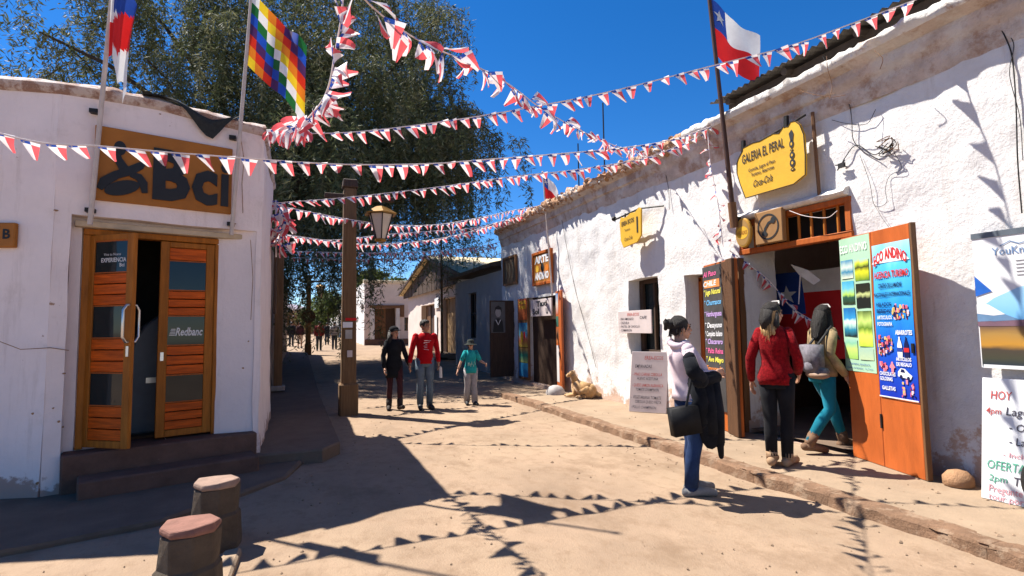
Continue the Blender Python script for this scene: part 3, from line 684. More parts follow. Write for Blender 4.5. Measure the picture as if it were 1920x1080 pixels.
# dark lobby behind the doors with a grey cash machine
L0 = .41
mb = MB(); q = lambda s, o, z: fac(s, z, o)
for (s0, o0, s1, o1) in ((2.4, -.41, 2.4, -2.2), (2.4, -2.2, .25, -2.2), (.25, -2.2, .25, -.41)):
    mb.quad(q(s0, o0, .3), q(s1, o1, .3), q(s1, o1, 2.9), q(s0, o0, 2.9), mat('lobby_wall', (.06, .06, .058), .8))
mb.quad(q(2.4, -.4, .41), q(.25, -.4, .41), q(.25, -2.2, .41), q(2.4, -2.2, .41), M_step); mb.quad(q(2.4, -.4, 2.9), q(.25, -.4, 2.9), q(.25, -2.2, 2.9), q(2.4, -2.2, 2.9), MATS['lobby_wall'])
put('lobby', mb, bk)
cm = thing('cash_machine', 'grey round-shouldered cash machine inside the dark bank doorway', 'cash machine', fac(.95, .41, -.8))
ol = [(-.34, 0), (.34, 0), (.34, .75), (.30, 1.0), (.2, 1.2), (.05, 1.33), (-.12, 1.36), (-.34, 1.36)]
put('cabinet', MB().prism([(-u, v) for u, v in ol][::-1], .5, fac(.86, .41, -1.15), FD, Z, FN), cm, mat('machine_grey', (.13, .15, .16), .4, .1), bevel=.02)
put('keypad', MB().box(fac(.98, 1.0, -.63), (.1, .02, .06), Matrix.Rotation(math.atan2(FD.y, FD.x), 3, 'Z')), cm, M_steel)
# steps
def fbox(name, s0, s1, o0, o1, z0, z1, m, parent, bev=.015):
    mb = MB(); P = [fac(s, z, o) for s in (s0, s1) for o in (o0, o1) for z in (z0, z1)]
    mb.add(P, [(0, 1, 3, 2), (4, 6, 7, 5), (0, 4, 5, 1), (2, 3, 7, 6), (0, 2, 6, 4), (1, 5, 7, 3)]); return put(name, mb, parent, m, bevel=bev)
fbox('step', 1.725, .03, -.42, .10, -.05, .40, M_step, bk); fbox('step', 1.60, .08, .102, .42, -.05, .205, M_step, bk)
# door frame and leaves
for (s0, s1, z0, z1) in ((1.63, 1.57, .405, 2.53), (.455, .395, .405, 2.53), (1.63, .395, 2.532, 2.595)): fbox('door_frame', s0, s1, -.26, -.13, z0, z1, M_wood_fr, bk, .006)
fbox('door_lintel', 1.70, .08, -.148, -.06, 2.60, 2.66, mat('pale_lintel', (.48, .38, .26), .8, .15), bk, .006)
def leaf(hinge_s, width, ang, side, name, label):
    """a door leaf seen from outside: wooden stiles, three dark panes, three boarded panels"""
    h = fac(hinge_s, 0, -.17); sgn = side
    U = (FD*sgn); U = Matrix.Rotation(-ang*sgn, 3, 'Z') @ U
    N = Vector((U.y, -U.x, 0))*sgn
    lf = put('door', MB().box((0, 0, 0), (.001, .001, .001)), bk); bpy.data.objects.remove(lf)
    def bx(u0, u1, z0, z1, t0, t1):
        mb = MB(); P = [h+U*u+N*t+Z*z for u in (u0, u1) for t in (t0, t1) for z in (z0, z1)]
        return mb.add(P, [(0, 1, 3, 2), (4, 6, 7, 5), (0, 4, 5, 1), (2, 3, 7, 6), (0, 2, 6, 4), (1, 5, 7, 3)])
    z0, z1 = .425, 2.525; sw_ = .085
    mb = bx(0, sw_, z0, z1, -.022, .022)
    for r_ in (bx(width-sw_, width, z0, z1, -.022, .022), bx(sw_, width-sw_, z0, z0+.07, -.021, .021), bx(sw_, width-sw_, z1-.06, z1, -.021, .021)): mb.add(r_.v, r_.f)
    d = put('door', mb, bk, M_wood_fr, bevel=.005, label=label)
    hgt = z1-.06-(z0+.07); zz = z0+.07
    rows = [('p', .285), ('g', .30), ('p', .31), ('g', .33), ('p', .27), ('g', .335), ('p', .14)] if side < 0 else [('p', .33), ('g', .33), ('p', .33), ('g', .33), ('p', .32), ('g', .33)]
    k = hgt/sum(r_[1] for r_ in rows); panes = []
    for t, hh in rows:
        hh *= k
        if t == 'g':
            mb = bx(sw_, width-sw_, zz+.012, zz+hh-.012, -.006, .006); put('pane', mb, d, M_glass); panes.append((zz+.012, zz+hh-.012))
            for zc in (zz, zz+hh-.012): put('glazing_bead', bx(sw_, width-sw_, zc, zc+.012, -.014, .014), d, M_wood_or)
        else:
            n_ = max(1, round(hh/.10))
            for i in range(n_): put('plank', bx(sw_, width-sw_, zz+hh*i/n_+.005, zz+hh*(i+1)/n_-.005, -.015+.002*(i % 2), .015), d, M_wood_pl, bevel=.004)
        zz += hh
    return d, h, U, N, panes
dl, h, U, N, panes = leaf(1.575, .575, R(52), 1, 'door', 'door leaf standing half open')
P = Panel(dl, h+U*.09+Z*panes[2][0], U, Z, N)
P.text('lettering', 'Vive tu Nueva', .10, .165, .026, M_white, lift=.008); P.text('lettering', 'EXPERIENCIA', .07, .10, .042, M_white, lift=.008, bold=.02, maxw=.31); P.text('lettering', 'Bci', .30, .05, .036, M_white, lift=.008, bold=.02, maxw=.08); P.done()
for sd2 in (1, -1):
    u = .575-.03; g = N*(.022*sd2); o2 = N*(.085*sd2); zc = 1.62; pts = [h+U*u+Z*(zc-.17)+g, h+U*u+Z*(zc-.17)+o2*.6, h+U*u+Z*(zc-.12)+o2, h+U*u+Z*(zc+.14)+o2, h+U*u+Z*(zc+.19)+o2*.6, h+U*u+Z*(zc+.19)+g]
    put('handle', MB().tube(pts, .013, 8, M_steel), dl, smooth=60)
put('lock', MB().box(h+U*.545+Z*1.36+N*.025, (.03, .012, .1), Matrix.Rotation(math.atan2(U.y, U.x), 3, 'Z')), dl, M_steel)
dr2, h, U, N, panes = leaf(.455, .52, 0, -1, 'door', 'door leaf standing shut')
P = Panel(dr2, h+U*(.52-.09)+Z*panes[1][0], -U, Z, FN)
P.text('lettering', 'Redbanc', .07, .10, .085, M_white, lift=.008, bold=.025, shear=.25, maxw=.26)
for i in range(5): P.rect('lettering', .012+.004*i, .10+.016*i, .07, .108+.016*i, M_white, .008)
P.done()
put('keyhole_plate', MB().box(h+U*.48+Z*1.28+FN*.024, (.03, .012, .09), Matrix.Rotation(math.atan2(FD.y, FD.x), 3, 'Z')), dr2, M_steel)
# signboard
sg = thing('bank_sign', 'wide ochre signboard with dark crossed mark and Bci letters above the bank doors', 'sign', fac(.95, 2.87, .02))
mb = MB(); mb.prism([(-1.575, 2.865), (-.335, 2.865), (-.335, 3.62), (-1.575, 3.62)], .045, fac(0, 0, -.01), FD, Z, FN); put('board', mb, sg, M_orange_sign, bevel=.004)
P = Panel(sg, fac(1.575, 2.865, .036), FD, Z, FN); T = .014
P.disc('mark', .205, .555, .052, .075, M_ink, .003)
P.stroke('mark', [(.17, .55), (.19, .44), (.235, .36), (.30, .31)], [.05, .07, .085, .06], M_ink, .002, T)
P.stroke('mark', [(.43, .455), (.38, .40), (.29, .33), (.18, .27), (.09, .19), (.05, .11)], [.02, .075, .085, .08, .09, .05], M_ink, .0035, T)
P.stroke('mark', [(.30, .30), (.37, .28), (.41, .22), (.425, .12)], [.06, .075, .075, .05], M_ink, .005, T)
P.mb('mark').prism([(.235+.145*math.cos(a)*1.0-.0, .145+.075*math.sin(a)+.045*math.cos(a)) for a in [2*math.pi*i/24 for i in range(24)]], T, P.pt(0, 0, .0065), P.U, P.V, P.N, M_ink)
P.text('lettering', 'B', .49, .10, .50, M_ink, width=.34, bold=.045, lift=.003, thick=T); P.text('lettering', 'c', .845, .10, .50, M_ink, width=.25, bold=.04, lift=.003, thick=T); P.text('lettering', 'i', 1.125, .10, .50, M_ink, width=.085, bold=.03, lift=.003, thick=T)
P.done()
ss = thing('small_sign', 'small ochre square sign on the bank wall at the far left edge', 'sign', fac(2.25, 2.36, .03)); put('board', MB().box(fac(2.27, 2.475, .03), (.22, .05, .235), Matrix.Rotation(math.atan2(FD2.y, FD2.x), 3, 'Z')), ss, M_orange_sign, bevel=.008)
P = Panel(ss, fac(2.38, 2.36, .0565), FD2, Z, FN2); P.text('lettering', 'B', .12, .08, .09, M_ink, bold=.03, lift=.002); P.done()
# shade cloth sagging off the roof
mb = MB(); rows = []
for i in range(15):
    t = i/14; s = 1.20-.92*t; zt = 4.05+.03*math.sin(t*6)-.02*t; dep = .02+.30*math.exp(-((t-.70)/.26)**2)*(1 if t < .72 else max(0, 1-(t-.72)/.28))
    rows.append([fac(s, zt-.02*k*0-dep*k/5, -.10+.17*min(1, k/2)+.015*math.sin(k+t*9)) for k in range(6)])
mb.loft(rows, M_dkcloth, cap=False, closed=False); solo('shade_cloth', mb, 'black shade cloth sagging over the crest of the bank above its sign', 'cloth', smooth=180)

# ---- houses further along the left side, in shade
lh = thing('shaded_house', 'dark shaded adobe house front along the left pavement past the bank', 'house', (-.7, 18, .1))
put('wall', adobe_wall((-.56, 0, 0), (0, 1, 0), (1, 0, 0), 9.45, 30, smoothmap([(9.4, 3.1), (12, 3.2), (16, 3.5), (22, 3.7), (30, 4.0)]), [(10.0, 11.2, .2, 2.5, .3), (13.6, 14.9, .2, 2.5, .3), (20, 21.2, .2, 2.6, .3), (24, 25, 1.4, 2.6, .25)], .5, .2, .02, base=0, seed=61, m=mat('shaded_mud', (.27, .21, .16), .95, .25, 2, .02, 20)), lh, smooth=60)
for (a, b, z) in ((10.0, 11.2, 2.5), (13.6, 14.9, 2.5), (20, 21.2, 2.6), (24, 25, 2.6)):
    d = put('door', MB().box((-.84, (a+b)/2, z/2+.2), (.04, b-a+.1, z)), lh, M_wood_dk)
    for i in range(5): put('door_board', MB().box((-.80, a+(b-a)*(i+.5)/5, z/2+.2), (.03, (b-a)/5-.02, z-.1)), d, M_wood_dk)
put('roof', MB().box((-3.4, 19.7, 3.25), (5.2, 20.4, .2)), lh, M_roofw); put('rear_wall', MB().box((-5.9, 19.7, 1.6), (.2, 20.4, 3.2)).box((-3.3, 29.9, 1.8), (5.4, .2, 3.8)), lh, M_mud)
pt = thing('wooden_post', 'slim weathered porch post at the edge of the left pavement', 'post', (-.42, 13.2, .16)); put('shaft', MB().box((-.42, 13.2, 1.72), (.17, .17, 3.1)), pt, M_wood_post, bevel=.012); put('footing', MB().box((-.42, 13.2, .24), (.3, .3, .12)), pt, M_stone, bevel=.02)
bd = thing('hanging_plank', 'dark upright plank fixed to the bank side wall corner', 'plank', (-.3, 9.3, 2)); put('plank', MB().box((-.36, 9.36, 2.35), (.04, .2, 1.1)), bd, M_wood_dk, bevel=.008)
# ================================================================== VEGETATION
def foliage(strands, leaf_l, leaf_w, mats, seed, per=.07, flat_=.5):
    """many small leaves along hanging twigs; strands: list of polylines"""
    rg = np.random.default_rng(seed); Vs = []; ms = []
    for pts in strands:
        pts = np.array(pts); seg = np.linalg.norm(np.diff(pts, axis=0), axis=1); L = seg.sum(); k = max(2, int(L/per))
        t = rg.uniform(0, L, k); cs = np.concatenate([[0], np.cumsum(seg)])
        P = np.stack([np.interp(t, cs, pts[:, i]) for i in range(3)], 1)
        d = rg.normal(size=(k, 3)); d[:, 2] = d[:, 2]*flat_-.85; d /= np.linalg.norm(d, axis=1)[:, None]
        n = rg.normal(size=(k, 3)); sdv = np.cross(d, n); sdv /= (np.linalg.norm(sdv, axis=1)[:, None]+1e-9)
        l = leaf_l*rg.uniform(.6, 1.3, k)[:, None]; w_ = leaf_w*rg.uniform(.6, 1.3, k)[:, None]
        q = np.stack([P, P+d*l*.5+sdv*w_*.5, P+d*l, P+d*l*.5-sdv*w_*.5], 1); Vs.append(q.reshape(-1, 3))
        ms.append(np.full(k, rg.choice(len(mats)), 'i'))
    V = np.concatenate(Vs).astype('f'); nq = len(V)//4
    me = bpy.data.meshes.new('crown'); me.vertices.add(len(V)); me.vertices.foreach_set('co', V.ravel())
    me.loops.add(nq*4); me.loops.foreach_set('vertex_index', np.arange(nq*4, dtype='i'))
    me.polygons.add(nq); me.polygons.foreach_set('loop_start', np.arange(nq, dtype='i')*4); me.polygons.foreach_set('loop_total', np.full(nq, 4, 'i'))
    for m in mats: me.materials.append(m)
    me.polygons.foreach_set('material_index', np.concatenate(ms)); me.update(calc_edges=True); return me
def put_me(name, me, parent):
    o = bpy.data.objects.new(name, me); COL.objects.link(o); o.parent = parent; o.location = -ORG[parent.name]; ORG[o.name] = ORG[parent.name]; return o
def tree(name, label, base, trunk_top, lobes, n_cl, spc, droop, leaf, mats, seed, limbs=9, tr=.3, group=None, gap=0.0, clump=1.1, per=.07):
    """lobes: (centre, radii) ellipsoids filled by clumps of hanging twigs; limbs run from the trunk to the clumps"""
    rg = random.Random(seed); t = thing(name, label, 'tree', base, group); b = Vector(base); tp = Vector(trunk_top)
    pts = [b+(tp-b)*(i/6)+Vector((.12*math.sin(i*1.7), .12*math.cos(i*2.1), 0))*(1 if 0 < i < 6 else 0) for i in range(7)]
    put('trunk', MB().tube(pts, [tr*(1.25-.6*i/6) for i in range(7)], 10, M_bark), t, smooth=60)
    cl = []
    vol = [l[1][0]*l[1][1]*l[1][2] for l in lobes]
    for i in range(n_cl):
        c, r = rg.choices(lobes, vol)[0]
        while 1:
            d = Vector((rg.uniform(-1, 1), rg.uniform(-1, 1), rg.uniform(-1, 1)))
            if d.length < 1: break
        d = d*(.45+.55*rg.random()) if d.length < .5 else d
        cl.append(Vector((c[0]+d.x*r[0], c[1]+d.y*r[1], c[2]+d.z*r[2])))
    lm = MB()
    for i in range(limbs):
        e = cl[int(i*len(cl)/limbs)]; m1 = tp.lerp(e, .45)+Vector((rg.uniform(-.4, .4), rg.uniform(-.4, .4), .5)); st = b.lerp(tp, rg.uniform(.6, 1))
        lm.tube([st, st.lerp(m1, .5)+Vector((0, 0, .25)), m1, m1.lerp(e, .6)+Vector((0, 0, .3)), e], [tr*.45, tr*.36, tr*.27, tr*.17, tr*.07], 7, M_bark)
    for c in cl:
        j = cl[rg.randrange(len(cl))]; k = min([q for q in cl if q is not c], key=lambda q: (q-c).length)
        if (c-k).length < 2.6: lm.tube([c, c.lerp(k, .5)+Vector((0, 0, .15)), k], [.032, .026, .02], 5, M_bark)
    put('limbs', lm, t, smooth=60)
    st = []
    for c in cl:
        for j in range(spc):
            a = rg.uniform(0, 2*math.pi); rr = clump*math.sqrt(rg.random())
            p = c+Vector((rr*math.cos(a)*.35, rr*math.sin(a)*.35, rg.uniform(-.3, .5)*clump)); e = c+Vector((rr*math.cos(a), rr*math.sin(a), rg.uniform(-.2, .3)*clump))
            L = droop*rg.uniform(.4, 1.3)*(1+.7*max(0, min(1, (9.5-c.z)/3.5)) if droop > 2 else 1)
            st.append([p, e, e+Vector((.25*math.cos(a)*L*.4, .25*math.sin(a)*L*.4, -L*.5)), e+Vector((.3*math.cos(a)*L*.4+rg.uniform(-.1, .1), .3*math.sin(a)*L*.4, -L))])
    put_me('crown', foliage(st, leaf[0], leaf[1], mats, seed, per), t); return t
tree('pepper_tree', 'huge drooping dark olive tree towering over the street behind the bank', (-2.6, 22.0, .1), (-.6, 22.3, 6.2),
     [((.2, 22.5, 11.6), (7.2, 5.6, 5.2)), ((-3.5, 21.5, 9.2), (3.4, 4, 2.6)), ((2.2, 22, 8.8), (4.6, 4.5, 2.6)), ((6.2, 21.5, 10.8), (2.7, 3, 3.6)), ((-5.8, 22, 14), (3, 3, 2.6)), ((4.5, 22, 15), (3.4, 3.4, 2.6)), ((.2, 23, 6.8), (2.2, 3.0, 2.0)), ((5.4, 20.5, 7.9), (2.4, 2.4, 1.1)), ((-6.5, 21, 10.6), (2.0, 2, 1.6)), ((-9.4, 21, 15.2), (1.9, 2.0, 1.5)), ((.8, 17.5, 7.6), (2.6, 2.2, 1.1)), ((-1.6, 16.8, 7.4), (1.9, 1.8, .9)), ((4.3, 20, 7.4), (2.4, 2, .8))],
     222, 25, 2.7, (.23, .042), M_leaf, 5, limbs=28, tr=.42, clump=1.05, per=.055)
tree('leafy_tree', 'bushy green tree showing over the roof of the flat roofed white house', (6.6, 52, .6), (6.6, 52, 4.2), [((6.8, 52, 5.9), (3.2, 2.5, 1.3)), ((9.2, 53, 5.4), (2.4, 2, 1.1))], 40, 14, .9, (.3, .14), M_leafg, 8, limbs=6, tr=.2, per=.10)
tree('bare_tree', 'thin bare grey tree showing over the tan roof of the gabled house', (14.5, 40, .4), (14.5, 40, 5), [((14.5, 40, 7.2), (2.6, 2, 1.7))], 46, 5, .5, (.12, .05), M_leaf, 9, limbs=22, tr=.14, per=.16)
for i, (x, y, r, h, mm, lb) in enumerate([(1.9, 66, 1.9, 2.9, M_leafg, 'yellow green tree beyond the second lamp post'), (2.9, 60, 1.5, 3.6, M_leafg, 'green tree leaning over the far sunlit white wall'), (-1.2, 80, 2.6, 2.0, M_leafr, 'rusty brown tree far down the street over the strolling people'), (.6, 90, 3.0, 2.2, M_leafr, 'rust and green tree against the far mud wall')]):
    tree('street_tree', lb, (x, y, .7), (x, y, .7+h*.6), [((x, y, .7+h), (r, r, r*.75))], 30, 12, .9, (.3, .13), mm, 20+i, limbs=6, tr=.14, per=.11, group='trees far down the street')

# ================================================================== LAMP POSTS, POLES, BOLLARDS
def lamp_post(base, label, h=4.15, group='square lamp posts along the street', arm=1):
    x, y, z = base; t = thing('lamp_post', label, 'lamp post', base, group)
    put('footing', MB().box((x, y, z+.26), (.33, .33, .62)), t, M_wood_post, bevel=.03)
    put('shaft', MB().loft([[(x+sx*.130, y+sy*.130, z+.5) for sx, sy in ((-1, -1), (1, -1), (1, 1), (-1, 1))], [(x+sx*.112, y+sy*.112, z+h) for sx, sy in ((-1, -1), (1, -1), (1, 1), (-1, 1))]]), t, M_wood_post, bevel=.018)
    put('cap', MB().loft([[(x+sx*.14, y+sy*.14, z+h+.002) for sx, sy in ((-1, -1), (1, -1), (1, 1), (-1, 1))], [(x+sx*.125, y+sy*.125, z+h+.16) for sx, sy in ((-1, -1), (1, -1), (1, 1), (-1, 1))]]), t, M_wood_dk, bevel=.015)
    put('cross_arm', MB().box((x+.18, y-.03, z+h-.16), (1.25, .09, .09)), t, M_wood_dk, bevel=.01)
    d = Vector((_cy, -_sy, 0)); c = Vector((x, y, z))+Vector((.55, -.12, 0)); zt = z+h-.33
    put('hook', MB().tube([(c.x, c.y, z+h-.1), (c.x, c.y, zt)], .014, 6), t, M_iron)
    L = .66; n = 6
    rg_ = lambda r, zz: [(c.x+r*math.cos(2*math.pi*(j+.5)/n), c.y+r*math.sin(2*math.pi*(j+.5)/n), zz) for j in range(n)]
    lt = put('lantern', MB().loft([rg_(.10, zt-.66), rg_(.115, zt-.64), rg_(.115, zt-.61), rg_(.09, zt-.60)]), t, mat('lantern_brass', (.26, .13, .02), .4, .2, 8, metal=.3))
    put('lantern_roof', MB().loft([rg_(.245, zt-.14), rg_(.31, zt-.15), rg_(.315, zt-.13), rg_(.10, zt-.0), rg_(.05, zt+.015)]), lt, MATS['lantern_brass'])
    put('lantern_glass', MB().loft([rg_(.092, zt-.605), rg_(.222, zt-.15)], cap=False), lt, mat('lantern_pane', (.50, .42, .33), .3, .1, 4, spec=.6))
    for j in range(n): put('glazing_bar', MB().tube([rg_(.10, zt-.61)[j], rg_(.236, zt-.14)[j]], .011, 5), lt, M_iron)
    return t
lp = lamp_post((.85, 10.2, 0), 'square wooden lamp post with a brass lantern standing where the left pavement meets the street')
for i, (zz, a, b, m) in enumerate([(1.62, .17, .10, M_whiteb), (1.45, .12, .16, mat('grey_paper', (.35, .33, .3), .8)), (1.1, .09, .12, M_offw), (1.72, .2, .05, M_redflag)]):
    put('sticker', MB().quad((.85-a/2+.02*i-.03, 10.2-.150, zz-b/2), (.85+a/2+.02*i-.03, 10.2-.150, zz-b/2), (.85+a/2+.02*i-.03, 10.2-.148, zz+b/2), (.85-a/2+.02*i-.03, 10.2-.148, zz+b/2)), lp, m)
l2 = lamp_post((.45, 29.0, .25), 'farther lamp post in tree shade with a round sign on its trunk', h=3.9)
put('round_sign', MB().tube([(.45, 28.80, 2.2), (.45, 28.76, 2.2)], .34, 18), l2, M_wood_dk)

def bollard(px, top_py, w_px, fwd_d, label, m2):
    z = .47; p = at_z(px, top_py, z); r = w_px*fwd_d/F_PX/2
    t = thing('bollard', label, 'bollard', (p.x, p.y, 0), 'eight-sided stone bollards at the left kerb')
    ring = lambda rr, zz, s=0: [(p.x+rr*math.cos(2*math.pi*(j+.3)/8)*(1+.16*noise.noise(Vector((j*1.7, zz*3, s)))), p.y+rr*math.sin(2*math.pi*(j+.3)/8), zz+.028*noise.noise(Vector((j*2.1, s, zz)))) for j in range(8)]
    put('shaft', MB().loft([ring(r*1.12, -.12), ring(r*1.1, .05), ring(r*1.06, .24), ring(r*.96, .245), ring(r*.95, .43)]), t, M_boll, bevel=.012)
    put('cap', MB().loft([ring(r*.96, .432, 3), ring(r*1.0, .45, 3), ring(r*.93, .478, 4)]), t, m2, bevel=.008)
bollard(358, 980, 104, 3.05, 'nearest eight-sided stone bollard with a reddish worn top', M_bolltop)
bollard(407, 900, 78, 4.0, 'second stone bollard with a pale chipped top in front of the bank steps', mat('pale_bollard_top', (.25, .165, .125), .9, .2, 12, .006, 40))
mb = MB(); p = at_z(424, 1065, .0); mb.loft([[(p.x-.07, p.y-.35, -.1), (p.x+.06, p.y-.35, -.1), (p.x+.08, p.y+.22, -.1), (p.x-.05, p.y+.22, -.1)], [(p.x-.06, p.y-.34, .05), (p.x+.05, p.y-.34, .055), (p.x+.07, p.y+.21, .05), (p.x-.04, p.y+.2, .045)]])
solo('kerb_block', mb, 'small pale kerb block on the dirt beside the nearest bollard', 'stone', M_walk, bevel=.015)
for (px, yy_, x, zt, lb) in ((1140, 12.8, 8.0, 7.9, 'taller thin aerial mast on the roof of the long shop building'), (1078, 14.3, 8.0, 7.2, 'shorter thin aerial mast on the roof of the long shop building')):
    t = thing('aerial_mast', lb, 'aerial', (x, yy_, 4.4), 'aerial masts on the roof'); put('rod', MB().tube([(x, yy_, 4.3), (x, yy_, zt)], .022, 6), t, M_iron); put('bracket', MB().box((x, yy_, 4.42), (.2, .2, .06)), t, M_iron)
t = thing('utility_pole', 'slim wooden utility pole standing before the gabled house', 'pole', (5.2, 22.5, .2)); p0 = at_plan(829, 662, (-3, 22.5), (9, 22.5))
put('shaft', MB().tube([(p0.x, 22.5, .1), (p0.x-.02, 22.5, 6.0)], [.06, .045], 8), t, M_wood_post, smooth=60); put('cross_arm', MB().box((p0.x-.02, 22.5, 5.8), (.7, .07, .07)), t, M_wood_dk)

# ================================================================== FLAGS
def cloth(hoist_top, hoist_bot, fly, nu, nv, wave, colour, seed=0, star=None, sag=0.0, curl=0.0):
    """a flag surface: hoist edge on the pole, fly vector outward; wave ripples along the fly; colour(u, v) -> material"""
    a, b, f = Vector(hoist_top), Vector(hoist_bot), Vector(fly); n = (b-a).cross(f).normalized(); mb = MB(); V = []
    for i in range(nu+1):
        for j in range(nv+1):
            u, v = i/nu, j/nv; p = a.lerp(b, v)+f*u
            p = p+n*(wave*u**.6*(math.sin(u*7.5+v*2.2+seed)+.5*math.sin(u*13-v*4+seed*2)))+Vector((0, 0, -sag*u*u))+(b-a)*(curl*math.sin(u*5+seed)*u)
            V.append(p)
    for i in range(nu):
        for j in range(nv):
            mb.add([], [], colour((i+.5)/nu, (j+.5)/nv))
    o = len(mb.v); mb.v += [tuple(p) for p in V]
    for i in range(nu):
        for j in range(nv):
            k = i*(nv+1)+j; mb.f.append((k, k+1, k+nv+2, k+nv+1)); mb.m.append(mb.mi(colour((i+.5)/nu, (j+.5)/nv)))
    if star:
        su, sv, sr = star; st = MB()
        def P(u, v, l):
            i, j = min(nu-1e-6, max(0, u*nu)), min(nv-1e-6, max(0, v*nv)); ii, jj = int(i), int(j); fx, fy_ = i-ii, j-jj; g = lambda q, r: V[q*(nv+1)+r]
            return g(ii, jj)*(1-fx)*(1-fy_)+g(ii+1, jj)*fx*(1-fy_)+g(ii, jj+1)*(1-fx)*fy_+g(ii+1, jj+1)*fx*fy_+n*l
        asp = (b-a).length/f.length
        for l in (.006, -.006):
            c = P(su, sv, l); pts = []
            for k in range(10):
                rr = sr if k % 2 == 0 else sr*.4; an = math.pi/2+k*math.pi/5; pts.append(P(su+rr*math.cos(an)*asp, sv-rr*math.sin(an), l))
            st.add([c]+pts, [(0, 1+k, 1+(k+1) % 10) for k in range(10)], M_white)
        return mb, st
    return mb, None
def tricolour(u, v): return M_redflag if v > .5 else (M_blue if u < .333 else M_white)
WI = [M_white, flat('wiphala_yellow', (.78, .55, .02), .7, .25), flat('wiphala_orange', (.72, .20, .015), .7, .25), flat('wiphala_red', (.60, .03, .012), .7, .25), flat('wiphala_violet', (.07, .022, .10), .7, .25), flat('wiphala_blue', (.015, .07, .42), .7, .25), flat('wiphala_green', (.015, .13, .03), .7, .25)]
def wiphala(u, v): return WI[(int(u*7)-int(v*7)) % 7]
def pole(label, base, top, r, m, name='flagpole', group='flagpoles'):
    t = thing(name, label, 'flagpole', base, group); put('pole', MB().tube([base, top], [r, r*.8], 10), t, m, smooth=60); put('finial', MB().ell(top, (r*1.5, r*1.5, r*1.5), None, 8), t, m, smooth=60); return t
def flag(label, fl, cat='flag', st=None):
    t = thing('flag', label, cat, fl.v[0], 'flags on poles'); put('cloth', fl, t, smooth=180)
    if st: put('star', st, t)
    return t
E3 = Vector((_cy, -_sy, 0))                                # the way the breeze carries the flags
b1 = fac(1.585, 2.60, .075); t1 = b1+E3*.20+Vector((0, 0, 3.8)); fpl = pole('pale flagpole left of the bank sign', b1, t1, .024, M_pole_w)
put('bracket', MB().box(fac(1.585, 2.75, .03), (.07, .09, .04)), fpl, M_iron); put('bracket', MB().box(fac(1.585, 3.75, .03), (.07, .09, .04)), fpl, M_iron)
b2 = fac(.335, 2.62, .075); t2 = b2+E3*.22+Vector((0, 0, 3.7)); fpr = pole('pale flagpole right of the bank sign', b2, t2, .022, M_pole_w)
put('bracket', MB().box(fac(.335, 2.75, .03), (.07, .09, .04)), fpr, M_iron); put('bracket', MB().box(fac(.335, 3.75, .03), (.07, .09, .04)), fpr, M_iron)
# limp tricolour on the left pole
def limp(u, v):
    return M_redflag if v > .55 else (M_blue if u < .4 else M_white)
mb = MB(); V = []; nu, nv = 22, 26; top = b1.lerp(t1, 2.72/3.8); 
for i in range(nu+1):
    for j in range(nv+1):
        u, v = i/nu, j/nv; sp = .26*(1-.25*v); wob = .5*math.sin(u*9+v*1.2)+.3*math.sin(u*17)
        V.append(top+E3*(.01+sp*u*(1-.15*math.sin(v*3)))+Vector((_sy, _cy, 0))*(-.05+.075*wob*(u**.5))+Vector((0, 0, -1.05*v-.55*u+.16*abs(math.sin(u*6))*v)))
mb.v = [tuple(p) for p in V]
for i in range(nu):
    for j in range(nv):
        u, v = (i+.5)/nu, (j+.5)/nv; k = i*(nv+1)+j; z = (1.05*v+.55*u)/1.6
        m = M_blue if z < .40 and u > .1 else (M_white if z < .44 and u < .4 else (M_redflag if z < .66 else M_white))
        if u < .12 and z > .62: m = M_redflag
        mb.f.append((k, k+1, k+nv+2, k+nv+1)); mb.m.append(mb.mi(m))
flag('limp folded blue red and white flag on the pole left of the bank sign', mb)
# chequered rainbow flag
ht = b2.lerp(t2, 2.86/3.7); fl = E3*.60+Vector((_sy, _cy, 0))*.16+Vector((0, 0, -.58))
cw, _ = cloth(ht, b2.lerp(t2, 2.0/3.7), fl, 35, 28, .10, wiphala, 1.2, sag=.05, curl=.03)
flag('chequered rainbow flag flying from the pole right of the bank sign', cw)
# tricolour on the dark pole at right
b3 = Vector((5.45, 5.50, 2.90)); t3 = Vector((5.12, 5.50, 6.7)); fp3 = pole('tall dark brown flagpole leaning out beside the yellow sign', b3, t3, .032, M_pole_b)
put('socket', MB().tube([b3+Vector((0, 0, -.06)), b3+Vector((-.03, 0, .28))], .055, 10), fp3, M_wood_br, smooth=60); put('bracket', MB().box((5.55, 5.50, 2.95), (.2, .1, .06)), fp3, M_iron)
hp = lambda z: b3.lerp(t3, (z-b3.z)/(t3.z-b3.z))
c3, s3 = cloth(hp(6.02), hp(5.22), E3*.74+Vector((_sy, _cy, 0))*.25+Vector((0, 0, -.42)), 30, 22, .05, tricolour, .4, star=(.16, .25, .13), sag=.06, curl=.05)
flag('red white and blue flag with one star flying from the dark leaning pole', c3, st=s3)
b4 = Vector((5.52, 11.25, 2.25)); t4 = Vector((5.42, 11.45, 5.25)); fp4 = pole('thin pale pole beside the orange shop board far along the white wall', b4, t4, .02, M_pole_w)
hp4 = lambda z: b4.lerp(t4, (z-b4.z)/(t4.z-b4.z))
c4, s4 = cloth(hp4(5.22), hp4(4.62), E3*.36+Vector((0, 0, -.30)), 16, 14, .04, tricolour, 2.2, star=(.16, .25, .13), sag=.1, curl=.06)
flag('small drooping tricolour flag far along the crest of the white wall', c4, st=s4)

